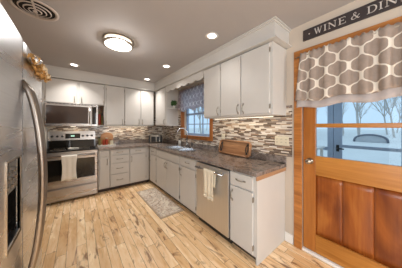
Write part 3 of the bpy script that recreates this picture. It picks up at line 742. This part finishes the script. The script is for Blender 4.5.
t.part('leaves', leafset(170, 0.021, (1.16, 1.62), (1.682, 1.722), (-0.185, -0.172), rnd), M['gold'])
t.part('ribbon', leafset(60, 0.024, (1.26, 1.63), (1.69, 1.732), (-0.182, -0.17), rnd), M['ivory'])
for i, (yy, zz) in enumerate(((1.185, 1.70), (1.23, 1.712), (1.40, 1.715))):
    bm = BM(); bmesh.ops.create_icosphere(bm, subdivisions=3, radius=0.021 - 0.003 * i); bmesh.ops.translate(bm, verts=bm.verts, vec=(-0.17, yy, zz)); t.part('bauble', bm, M['silver'], smooth=True)
bm = BM(); tube(bm, [(-0.178 + 0.004 * math.sin(i), 1.16 + i * 0.046, 1.71 - 0.02 * math.sin(i * 1.3) ** 2) for i in range(11)], 0.008, 8); t.part('vine', bm, M['gold'], smooth=True)

# ============================================================ COUNTER ITEMS
zc = CT1 + 0.0015
# toaster
t = Thing('toaster', 'stainless and black toaster in the back corner of the counter', 'toaster', (1.66, 4.10, zc), R(-30), local=True)
t.part('body', box(BM(), -0.13, 0.13, -0.095, 0.095, 0.012, 0.20, 0.024), M['pewter'])
t.part('end_cap', box(BM(), -0.165, -0.131, -0.098, 0.098, 0.0, 0.195, 0.018), M['black'])
t.part('end_cap', box(BM(), 0.131, 0.165, -0.098, 0.098, 0.0, 0.195, 0.018), M['black'])
t.part('front_panel', box(BM(), -0.10, 0.015, -0.1005, -0.0955, 0.03, 0.175, 0.002), M['black'])
t.part('front_panel', box(BM(), 0.04, 0.11, -0.1005, -0.0955, 0.03, 0.175, 0.002), M['black'])
t.part('top_plate', box(BM(), -0.12, 0.12, -0.065, 0.065, 0.2005, 0.212, 0.003), M['black'])
t.part('lever', box(BM(), 0.166, 0.19, -0.018, 0.018, 0.12, 0.137, 0.003), M['black'])
# tray of small things right of the range
tx, ty = 0.53, 4.18
t = Thing('serving_tray', 'white rimmed tray on the counter beside the range', 'tray', (tx, ty, zc), 0, local=True)
bm = BM(); box(bm, -0.17, 0.17, -0.10, 0.10, 0, 0.008, 0.002); t.part('tray_base', bm, M['pot'])
bm = BM(); box(bm, -0.17, 0.17, -0.10, -0.092, 0.0085, 0.024); box(bm, -0.17, 0.17, 0.092, 0.10, 0.0085, 0.024); box(bm, -0.17, -0.162, -0.092, 0.092, 0.0085, 0.024); box(bm, 0.162, 0.17, -0.092, 0.092, 0.0085, 0.024)
t.part('tray_rim', bm, M['pot'])
bm = BM(); pl = [(-0.13, 0)] + [(-0.13 + 0.0, 0.19)] + [(-0.13 * math.cos(PI * i / 12), 0.19 + 0.13 * 0.8 * math.sin(PI * i / 12)) for i in range(1, 12)] + [(0.13, 0.19), (0.13, 0)]
prism(bm, pl, lambda a, b: Vector((0.56 + a, 4.315 + b * 0.09, 0.925 + b)), lambda a, b: Vector((0.56 + a, 4.333 + b * 0.09, 0.925 + b)))
bmesh.ops.translate(bm, verts=bm.verts, vec=(0, -0.005, -0.009))
cb = tag(link('cutting_board', bm, M['cutboard'], None, (0.56, 4.33, 0.916)), 'arched honey-wood cutting board leaning on the tile by the range', 'cutting board')
zt2 = zc + 0.0095
jar('spice_bottle', 'slim red-filled bottle at the left of the tray', (0.475, 4.16, zt2), 0.022, 0.155, M['red'], M['gold'])
jar('spice_bottle', 'stouter red bottle in the middle of the tray', (0.53, 4.17, zt2), 0.026, 0.17, M['red'], M['cream'])
jar('canister', 'cream lidded canister at the right of the tray', (0.625, 4.17, zt2), 0.042, 0.13, M['cream'], M['board'])
jar('oil_bottle', 'dark green bottle at the tray edge nearest the range', (0.40, 4.20, zt2), 0.024, 0.19, M['olive'], M['black'])
# wooden bread tray leaning on the tile
t = Thing('wooden_tray', 'wooden serving tray with dark ring handles leaning on the tile near the outlet', 'tray', (1.84, 1.60, zc), 0, local=True)
ln = R(14)
def lean(bm):
    bmesh.ops.rotate(bm, verts=bm.verts, cent=(0, 0, 0), matrix=Matrix.Rotation(ln, 3, 'Y')); bmesh.ops.translate(bm, verts=bm.verts, vec=(0.015, 0, 0.016)); return bm
Lw, Hh = 0.29, 0.20
pl = [(-Lw, 0.02), (-Lw + 0.03, 0), (Lw - 0.03, 0), (Lw, 0.02), (Lw, Hh - 0.02), (Lw - 0.03, Hh), (-Lw + 0.03, Hh), (-Lw, Hh - 0.02)]
bm = BM(); prism(bm, pl, lambda a, b: Vector((0, a, b)), lambda a, b: Vector((0.03, a, b))); t.part('tray_base', lean(bm), M['board'])
bm = BM(); n_ = len(pl)
for i in range(n_): tube(bm, [(-0.010, *pl[i]), (-0.010, *pl[(i + 1) % n_])], 0.0135, 8)
t.part('tray_rim', lean(bm), M['board'], smooth=True)
for s in (-1, 1):
    bm = BM(); cx_ = s * (Lw - 0.045)
    tube(bm, [(-0.014, cx_ + 0.012 * math.cos(a_) * 1.6, Hh / 2 + 0.055 * math.sin(a_)) for a_ in [2 * PI * i / 20 for i in range(21)]], 0.006, 8)
    box(bm, -0.012, -0.001, cx_ - 0.012, cx_ + 0.012, Hh / 2 - 0.075, Hh / 2 - 0.045, 0.003); box(bm, -0.012, -0.001, cx_ - 0.012, cx_ + 0.012, Hh / 2 + 0.045, Hh / 2 + 0.075, 0.003)
    t.part('handle', lean(bm), M['black'], smooth=False)

# outlets
def plate(label, y0, y1, z0, z1, n):
    t = Thing('outlet_plate', label, 'outlet', (XB - 0.004, (y0 + y1) / 2, (z0 + z1) / 2))
    t.part('cover_plate', box(BM(), XB - 0.007, XB - 0.0005, y0, y1, z0, z1, 0.002), M['cream'])
    for i in range(n):
        yc = y0 + (y1 - y0) * (i + 0.5) / n
        s = t.part('receptacle', box(BM(), XB - 0.010, XB - 0.0072, yc - 0.017, yc + 0.017, (z0 + z1) / 2 - 0.034, (z0 + z1) / 2 + 0.034, 0.001), M['cream'])
        bm = BM()
        for dz in (-0.018, 0.018):
            for dy in (-0.006, 0.006): box(bm, XB - 0.0108, XB - 0.0101, yc + dy - 0.0013, yc + dy + 0.0013, (z0 + z1) / 2 + dz - 0.006, (z0 + z1) / 2 + dz + 0.006)
        t.part('slots', bm, M['black'], s)
plate('wide cream double outlet on the tile near the door casing', 0.832, 0.998, 1.128, 1.235, 3)
plate('small cream outlet on the tile above the wooden tray', 1.850, 1.925, 1.115, 1.225, 1)

# corner shelf + plant
t = Thing('corner_shelf', 'small cream open corner shelf between corner cabinet and sink window', 'shelf', (1.80, 3.40, 1.365))
for zz in (1.365, 1.765, 2.24):
    pl = [(1.65, 3.408), (1.956, 3.408), (1.956, 3.285 if zz < 2 else 3.30)] + [(1.956 - 0.30 * math.sin(a_ * PI / 16) , 3.408 - 0.13 * math.cos(a_ * PI / 16)) for a_ in range(1, 8)]
    bm = BM(); prism(bm, pl, lambda a, b: Vector((a, b, zz)), lambda a, b: Vector((a, b, zz + 0.018))); t.part('shelf_board', bm, M['cab'])
t = Thing('potted_plant', 'little green plant in a white pot on the corner shelf', 'plant', (1.81, 3.355, 1.784), 0, local=True)
t.part('pot', lathe(BM(), [(0, 0), (0.026, 0), (0.036, 0.055), (0.032, 0.055), (0.028, 0.045), (0, 0.045)]), M['pot'], smooth=True)
t.part('foliage', leafset(70, 0.045, (-0.03, 0.03), (0.07, 0.15), (-0.06, 0.04), random.Random(5)), M['leaf'])
t.part('stem', tube(BM(), [(0, 0, 0.045), (0, 0, 0.10)], 0.005, 6), M['leaf'])

# scalloped valance board above the sink window
bm = BM(); ya, yb = 3.408, 2.017; zt_ = MZ - 0.006; n = 6; pl = [(ya, zt_), (yb, zt_)]
pts = []
for i in range(n * 10 + 1):
    u = i / (n * 10); ph = (u * n) % 1.0; pts.append((yb + (ya - yb) * u, 2.165 - 0.035 * math.sin(PI * ph) + 0.0))
pl = [(ya, zt_)] + [(yb, zt_)] + pts
bm = BM(); A = []; Bv = []
topA = []
for (y_, z_) in pts:
    A.append((bm.verts.new((SFX + 0.002, y_, z_)), bm.verts.new((SFX + 0.002, y_, zt_)), bm.verts.new((SFX + 0.02, y_, z_)), bm.verts.new((SFX + 0.02, y_, zt_))))
for i in range(len(A) - 1):
    a, b = A[i], A[i + 1]
    bm.faces.new((a[0], b[0], b[1], a[1])); bm.faces.new((a[2], a[3], b[3], b[2])); bm.faces.new((a[0], a[2], b[2], b[0])); bm.faces.new((a[1], b[1], b[3], a[3]))
bm.faces.new((A[0][0], A[0][1], A[0][3], A[0][2])); bm.faces.new((A[-1][0], A[-1][2], A[-1][3], A[-1][1]))
tag(link('scalloped_valance_board', bm, M['cab'], None, (SFX, 2.7, 2.2)), 'cream scalloped wooden board spanning above the sink window', 'pelmet')

# curtains
def curtain(name, label, x, ya, yb, ztop, zbot, folds, amp, mat, rodmat, lin=None, zslope=0.0, hdrop=0.02):
    t = Thing(name, label, 'curtain', (x, (ya + yb) / 2, ztop))
    def sheet(x_off, zb_off, amp_, zt_off=0.0, ph=0.0):
        bm = BM(); NY, NZ = folds * 10, 16; G = []
        for j in range(NY + 1):
            u = j / NY; row = []
            for q in range(NZ + 1):
                s = q / NZ; zb = zbot + zslope * u + zb_off + hdrop * math.sin(u * folds * PI * 0.7 + 1 + ph); zz = ztop + zt_off - (ztop + zt_off - zb) * s
                top_g = math.exp(-((s - 0.05) / 0.08) ** 2)
                A_ = amp_ * (0.45 + 0.8 * s)
                xx = x + x_off - A_ * (math.sin(u * folds * 2 * PI + ph + 0.8 * math.sin(u * 9)) + 0.3 * math.sin(u * folds * 5.1)) - 0.012 * s
                xx += 0.004 * top_g * math.sin(u * folds * 6 * PI)
                fl = (0.045 * s - 0.025) * ((1 - 2 * u) ** 5) + 0.006 * math.sin(s * 3) * math.sin(u * folds * 4 * PI)
                row.append(bm.verts.new((xx, ya - 0.012 + (yb - ya + 0.024) * u + fl, zz + (0.009 * math.sin(u * folds * 5.3 * PI) if q == 0 else 0))))
            G.append(row)
        for j in range(NY):
            for q in range(NZ): bm.faces.new((G[j][q], G[j + 1][q], G[j + 1][q + 1], G[j][q + 1]))
        return bm
    o = t.part('fabric', sheet(0, 0, amp), mat, smooth=True); m_ = o.modifiers.new('t', 'SOLIDIFY'); m_.thickness = 0.002; m_.offset = 0
    if lin is not None:
        o = t.part('lining', sheet(0.03, -0.07, 0.004, -0.03), lin, smooth=True); m_ = o.modifiers.new('t', 'SOLIDIFY'); m_.thickness = 0.002; m_.offset = 0
    bm = BM(); tube(bm, [(x + 0.012, ya + 0.01, ztop - 0.025), (x + 0.012, yb - 0.01, ztop - 0.025)], 0.006, 8); t.part('curtain_rod', bm, M['nickel'], smooth=True)
    return t
curtain('curtain', 'taupe and cream trellis-patterned valance over the door glass', 1.905, 0.735, -0.245, 2.14, 1.622, 8, 0.02, M['trellis'], M['nickel'], M['liner'], 0.03, 0.012)
curtain('curtain', 'thin grey trellis-patterned valance over the sink window', 1.86, 3.24, 2.12, 2.16, 1.70, 8, 0.014, M['trellis2'], M['nickel'], None, 0.0, 0.03)

# ---------------- sign
t = Thing('wall_sign', 'long charcoal sign lettered WINE & DINE above the door', 'sign', (1.95, 0.2, 2.335))
sx = WX - 0.019
t.part('board', box(BM(), sx, WX - 0.001, -0.12, 0.683, 2.282, 2.396, 0.002), M['sign'])
def quad(bm, pts, x):      # pts (y, z) facing -x
    prism(bm, pts, lambda a, b: Vector((x - 0.0015, a, b)), lambda a, b: Vector((x - 0.0001, a, b)))
LH = 0.058; ZB = 2.309
def stroke(bm, y0, w, a, b, th):      # a,b in unit letter coords (u right, v up), th in metres
    p = Vector((a[0] * w, a[1] * LH)); q = Vector((b[0] * w, b[1] * LH)); d = (q - p).normalized(); nrm = Vector((-d.y, d.x)) * th / 2
    quad(bm, [(y0 - (p + nrm).x, ZB + (p + nrm).y), (y0 - (q + nrm).x, ZB + (q + nrm).y), (y0 - (q - nrm).x, ZB + (q - nrm).y), (y0 - (p - nrm).x, ZB + (p - nrm).y)], sx)
TK, TN = 0.0085, 0.0035
GL = {
 'W': [((0.10, 1), (0.32, 0), TK), ((0.32, 0), (0.52, 1), TN), ((0.48, 1), (0.70, 0), TK), ((0.70, 0), (0.92, 1), TN), ((0, 1), (0.22, 1), TN), ((0.38, 1), (0.60, 1), TN), ((0.82, 1), (1.0, 1), TN)],
 'I': [((0.5, 0), (0.5, 1), TK), ((0.1, 0), (0.9, 0), TN), ((0.1, 1), (0.9, 1), TN)],
 'N': [((0.16, 0), (0.16, 1), TN), ((0.16, 1), (0.84, 0), TK), ((0.84, 0), (0.84, 1), TN), ((0, 1), (0.2, 1), TN), ((0, 0), (0.32, 0), TN), ((0.68, 1), (1, 1), TN)],
 'E': [((0.22, 0), (0.22, 1), TK), ((0, 0), (0.95, 0), TN), ((0, 1), (0.9, 1), TN), ((0.22, 0.52), (0.7, 0.52), TN), ((0.95, 0), (0.98, 0.2), TN), ((0.9, 1), (0.92, 0.82), TN), ((0.7, 0.42), (0.7, 0.62), TN)],
}
D_ = [((0.2, 0), (0.2, 1), TK), ((0, 0), (0.5, 0), TN), ((0, 1), (0.5, 1), TN)]
arc = [(0.5 + 0.45 * math.sin(PI * i / 10), 0.5 + 0.5 * math.cos(PI * i / 10)) for i in range(11)]
D_ += [(arc[i], arc[i + 1], TN + (TK - TN) * math.sin(PI * (i + 0.5) / 10)) for i in range(10)]
GL['D'] = D_
amp = [(0.98, 0.06), (0.82, 0.0), (0.30, 0.72), (0.30, 0.88), (0.42, 1.0), (0.56, 0.94), (0.58, 0.78), (0.14, 0.38), (0.06, 0.2), (0.16, 0.04), (0.38, 0.0), (0.62, 0.12), (0.86, 0.5), (0.98, 0.5)]
GL['&'] = [(amp[i], amp[i + 1], TN if i not in (1, 7, 8) else 0.007) for i in range(len(amp) - 1)]
for ch, a, b in (('W', .578, .512), ('I', .500, .474), ('N', .465, .398), ('E', .386, .332), ('&', .298, .240), ('D', .198, .141), ('I', .133, .107), ('N', .098, .031), ('E', .019, -.035)):
    bm = BM(); 
    for (p, q, th) in GL[ch]: stroke(bm, a, a - b, p, q, th)
    t.part('letter', bm, M['signtxt'])
for yb_ in (0.623, -0.085):
    bm = BM(); quad(bm, [(yb_ + 0.0065 * math.cos(2 * PI * i / 12), 2.337 + 0.0065 * math.sin(2 * PI * i / 12)) for i in range(12)], sx); t.part('bullet', bm, M['signtxt'])

# ---------------- rug
o = link('floor_mat', box(BM(), -0.2, 0.2, -0.6, 0.6, 0, 0.009, 0.003), M['rug']); o.location = (1.160, 2.785, 0.0008)
tag(o, 'faded beige floral runner mat on the floor in front of the sink', 'rug')

# ============================================================ CEILING FIXTURES
def add_light(name, typ, loc, power, color, parent=None, **kw):
    ld = bpy.data.lights.new(name, typ); ld.energy = power; ld.color = color
    for k, v in kw.items(): setattr(ld, k, v)
    o = bpy.data.objects.new(name, ld); COL.objects.link(o); o.location = loc
    if parent: o.parent = parent
    return o
def can(x, y, label, w=1.0, group=None):
    t = Thing('recessed_light', label, 'ceiling light', (x, y, CEIL), 0, group, local=True)
    t.part('trim_ring', lathe(BM(), [(0.052, -0.002), (0.078, -0.004), (0.08, -0.0005), (0.052, -0.0005), (0.052, -0.002)], seg=32), M['white'], smooth=True)
    t.part('lens', lathe(BM(), [(0, -0.006), (0.04, -0.005), (0.051, -0.001), (0, -0.001)], seg=32), M['lens'], smooth=True)
    add_light('can_lamp', 'AREA', (0, 0, -0.02), CAN_W * w, WARM, t.o, shape='DISK', size=0.11, spread=R(105))
    return t
can(-0.04, 3.73, 'round recessed ceiling light above the range, leftmost of all', 0.65)
can(1.325, 1.476, 'largest-looking recessed ceiling light, nearest above the right-hand wall cabinets', 0.1)
can(1.325, 2.755, 'middle recessed ceiling light of the row along the right-hand soffit', 0.25)
can(1.325, 3.80, 'farthest small recessed ceiling light near the back corner', 0.5)
can(1.0, -0.9, 'added unseen recessed ceiling light behind the viewpoint, right side'); can(-0.3, -0.9, 'added unseen recessed ceiling light behind the viewpoint, left side'); can(0.4, -2.2, 'added unseen recessed ceiling light by the added rear window')  # three unseen cans added behind the camera to light the room
# flush light
t = Thing('flush_ceiling_light', 'round flush ceiling light with two nickel bands and a glowing glass dome', 'ceiling light', (0.43, 2.31, CEIL), 0, local=True)
t.part('base_band', lathe(BM(), [(0, -0.0005), (0.178, -0.0005), (0.18, -0.016), (0.165, -0.018), (0, -0.018)], seg=48), M['nickel'], smooth=False)
t.part('glass_drum', lathe(BM(), [(0, -0.0185), (0.158, -0.0185), (0.158, -0.062), (0, -0.062)], seg=48), M['dome'], smooth=False)
t.part('lower_band', lathe(BM(), [(0.16, -0.048), (0.18, -0.048), (0.182, -0.068), (0.16, -0.070), (0.16, -0.048)], seg=48), M['nickel'], smooth=False)
t.part('glass_dome', lathe(BM(), [(0.159, -0.0625), (0.158, -0.07), (0.12, -0.082), (0.06, -0.089), (0, -0.091)], seg=48), M['dome'], smooth=True)
add_light('flush_lamp', 'POINT', (0, 0, -0.16), FLUSH_W, WARM, t.o, shadow_soft_size=0.10)
# round vent
t = Thing('ceiling_vent', 'round ceiling vent with concentric rings, partly cropped at the top left', 'vent', (-0.315, 2.175, CEIL), 0, local=True)
t.part('outer_flange', lathe(BM(), [(0.143, -0.001), (0.172, -0.001), (0.170, -0.008), (0.150, -0.012), (0.143, -0.001)], seg=48), M['vent'], smooth=True)
t.part('duct_shade', lathe(BM(), [(0, -0.0008), (0.1425, -0.0008), (0.1425, -0.0004), (0, -0.0004)], seg=48), M['duct_shade'])  # flat dark disc paints the shade of the open duct
for r_, dz in ((0.112, -0.016), (0.078, -0.022), (0.044, -0.028)):
    t.part('louvre_ring', lathe(BM(), [(r_ + 0.005, dz + 0.007), (r_, dz), (r_ - 0.005, dz + 0.001), (r_, dz + 0.009), (r_ + 0.005, dz + 0.007)], seg=40), M['vent'], smooth=True)
t.part('center_disc', lathe(BM(), [(0, -0.030), (0.016, -0.030), (0.018, -0.024), (0, -0.022)], seg=24), M['vent'])
t.part('crossbar', box(BM(), -0.006, 0.006, -0.146, 0.146, -0.017, -0.003), M['vent'])
# under-cabinet strips
def strip(label, x0, x1, y0, y1, z):
    t = Thing('undercabinet_light', label, 'light strip', ((x0 + x1) / 2, (y0 + y1) / 2, z))
    t.part('housing', box(BM(), x0, x1, y0, y1, z - 0.012, z - 0.0015, 0.002), M['white'])
    t.part('diffuser', box(BM(), x0 + 0.004, x1 - 0.004, y0 + 0.004, y1 - 0.004, z - 0.015, z - 0.0125), M['strip'])
    long_x = (x1 - x0) > (y1 - y0)
    add_light('strip_lamp', 'AREA', (0, 0, -0.02), STRIP_W * max(x1 - x0, y1 - y0), (1, 0.86, 0.68), t.o, shape='RECTANGLE', size=(x1 - x0), size_y=(y1 - y0))
strip('slim light strip under the right-hand wall cabinets', 1.80, 1.83, 0.95, 1.95, 1.483)
strip('slim light strip under the back wall cabinets', 0.55, 1.50, 4.25, 4.28, 1.365)
add_light('microwave_lamp', 'AREA', (-0.06, 4.16, 1.34), 2.0, (1, 0.86, 0.66), None, shape='RECTANGLE', size=0.25, size_y=0.07)

# ============================================================ OUTSIDE
def gz(x): return -0.40 if x < 5 else (-0.40 + (x - 5) / 7.5 * 0.84 if x < 12.5 else 0.44)
struct('ground', prism(BM(), [(WX + 0.13, -0.6), (WX + 0.13, -0.40), (5, -0.40), (12.5, 0.44), (60, 0.44), (60, -0.6)], lambda a, b: Vector((a, -40, b)), lambda a, b: Vector((a, 60, b))), M['snow'])
struct('porch_floor', box(BM(), WX + 0.13, 3.6, -2.2, 1.6, -0.40, -0.06), M['deck'])
# porch wall with screen door at x = 3.5
def frame(bm, y0, y1, z0, z1, x0=3.48, x1=3.53, b=0.003): box(bm, x0, x1, y0, y1, z0, z1, b)
bm = BM()
for yy in (1.55, 0.80, -0.12, -1.0, -2.15): frame(bm, yy - 0.04, yy + 0.04, -0.05, 2.5)
for (a, b_) in ((0.84, 1.51), (-0.96, -0.16), (-2.11, -1.04)): frame(bm, a, b_, 0.93, 0.99); frame(bm, a, b_, -0.05, 0.06)
frame(bm, -2.15, 1.55, 2.5, 2.6)
struct('porch_frame', bm, M['porchf'])
t = Thing('screen_door', 'blue-grey porch door with mid rail seen through the door glass', 'door', (3.5, 0.34, -0.05))
bm = BM(); frame(bm, 0.645, 0.755, -0.04, 2.45, 3.485, 3.52); frame(bm, -0.075, 0.03, -0.04, 2.45, 3.485, 3.52); frame(bm, 0.03, 0.645, 1.0, 1.045, 3.485, 3.52); frame(bm, 0.03, 0.645, 2.33, 2.45, 3.485, 3.52); frame(bm, 0.03, 0.645, -0.04, 0.2, 3.485, 3.52)
t.part('frame', bm, M['porchf'])
bm = BM(); tube(bm, [(3.485, 0.70, 0.985), (3.44, 0.70, 0.985), (3.43, 0.69, 0.985), (3.43, 0.61, 0.98)], 0.011, 8); box(bm, 3.478, 3.4845, 0.68, 0.72, 0.93, 1.04)
t.part('lever_handle', bm, M['black'])
# white garden table beyond the porch
t = Thing('porch_table', 'tall white table outside, seen at the left of the door glass', 'table', (3.17, 1.07, -0.06))
t.part('tabletop', box(BM(), 2.98, 3.36, 0.84, 1.30, 0.985, 1.012, 0.005), M['white'])
for xx in (3.02, 3.32):
    for yy in (0.88, 1.26): t.part('leg', box(BM(), xx - 0.018, xx + 0.018, yy - 0.018, yy + 0.018, -0.058, 0.984), M['white'])
# arched cover far off
t = Thing('arched_shelter', 'low grey arched shelter on the snowy yard beyond the porch', 'shelter', (13.9, 1.2, 0.44))
A_ = [(0.66 * math.cos(PI * i / 16), 0.42 * math.sin(PI * i / 16) ** 0.7) for i in range(17)]
bm = BM(); prism(bm, [(1.2 + a * 0.93, 0.445 + b * 0.86) for a, b in A_], lambda a, b: Vector((13.0, a, b)), lambda a, b: Vector((14.8, a, b))); t.part('cover', bm, M['cover'])
bm = BM(); tube(bm, [(12.98, 1.2 + a, 0.445 + b) for a, b in A_], 0.05, 8); t.part('hoop', bm, M['hoop'], smooth=True)

def tree(seed, h, spread):
    rnd = random.Random(seed); bm = BM()
    def br(p, d, L, r, lvl):
        pts = [p]; n = 4; q = p.copy(); dd = d.copy()
        for i in range(n):
            dd = (dd + Vector((rnd.uniform(-1, 1), rnd.uniform(-1, 1), rnd.uniform(-0.2, 0.5))) * 0.13).normalized(); q = q + dd * L / n; pts.append(q.copy())
        tube(bm, pts, [r * (1 - 0.65 * i / n) for i in range(n + 1)], 5 if lvl else 7, False)
        if lvl >= 4: return
        for i in range(1 if lvl else 1, n + 1):
            for _ in range(3 if lvl < 2 else (2 if lvl < 3 else 1)):
                a = rnd.uniform(0, 2 * PI); nd = (dd * 0.75 + Vector((math.cos(a), math.sin(a), 0.25)) * spread).normalized()
                br(pts[i], nd, L * 0.42 * rnd.uniform(0.7, 1.1), r * (1 - 0.65 * i / n) * 0.55, lvl + 1)
    br(Vector((0, 0, 0)), Vector((0, 0, 1)), h, 0.075, 0)
    return bm
protos = []
spots = []
rr = random.Random(11)
for D, n, ph in ((13.0, 5, 0), (18.0, 8, 0.5), (24.0, 11, 0.2), (31.0, 13, 0.6)):
    for i in range(n):
        a = R(-14 + 74 * (i + 0.5 + ph * 0.5) / n + rr.uniform(-0.8, 0.8)); spots.append((2 + D * math.cos(a), D * math.sin(a)))
for i, (x, y) in enumerate(spots):
    if i < 4:
        bm = tree(20 + i, 6.5 + i * 0.7, 0.36); o = link('bare_tree', bm, M['bark'], smooth=True); protos.append(o)
    else:
        o = protos[i % 4].copy(); COL.objects.link(o); o.rotation_euler = (0, 0, rr.uniform(0, 6)); s = rr.uniform(0.85, 1.05); o.scale = (s, s, s)
    o.location = (x, y, gz(x) - 0.03)
    tag(o, 'bare leafless grey tree in the snowy yard outside', 'tree', 'bare trees outside the windows')

# ============================================================ group phrases of the repeats
GROUPS = {'base_cabinet': 'cream base cabinets', 'wall_cabinet': 'cream wall cabinets', 'recessed_light': 'recessed ceiling lights',
          'spice_bottle': 'spice bottles beside the range', 'outlet_plate': 'outlets on the tile', 'undercabinet_light': 'light strips under the wall cabinets'}
for o in bpy.data.objects:
    k = o.name.split('.')[0]
    if o.parent is None and k in GROUPS and 'label' in o: o['group'] = GROUPS[k]
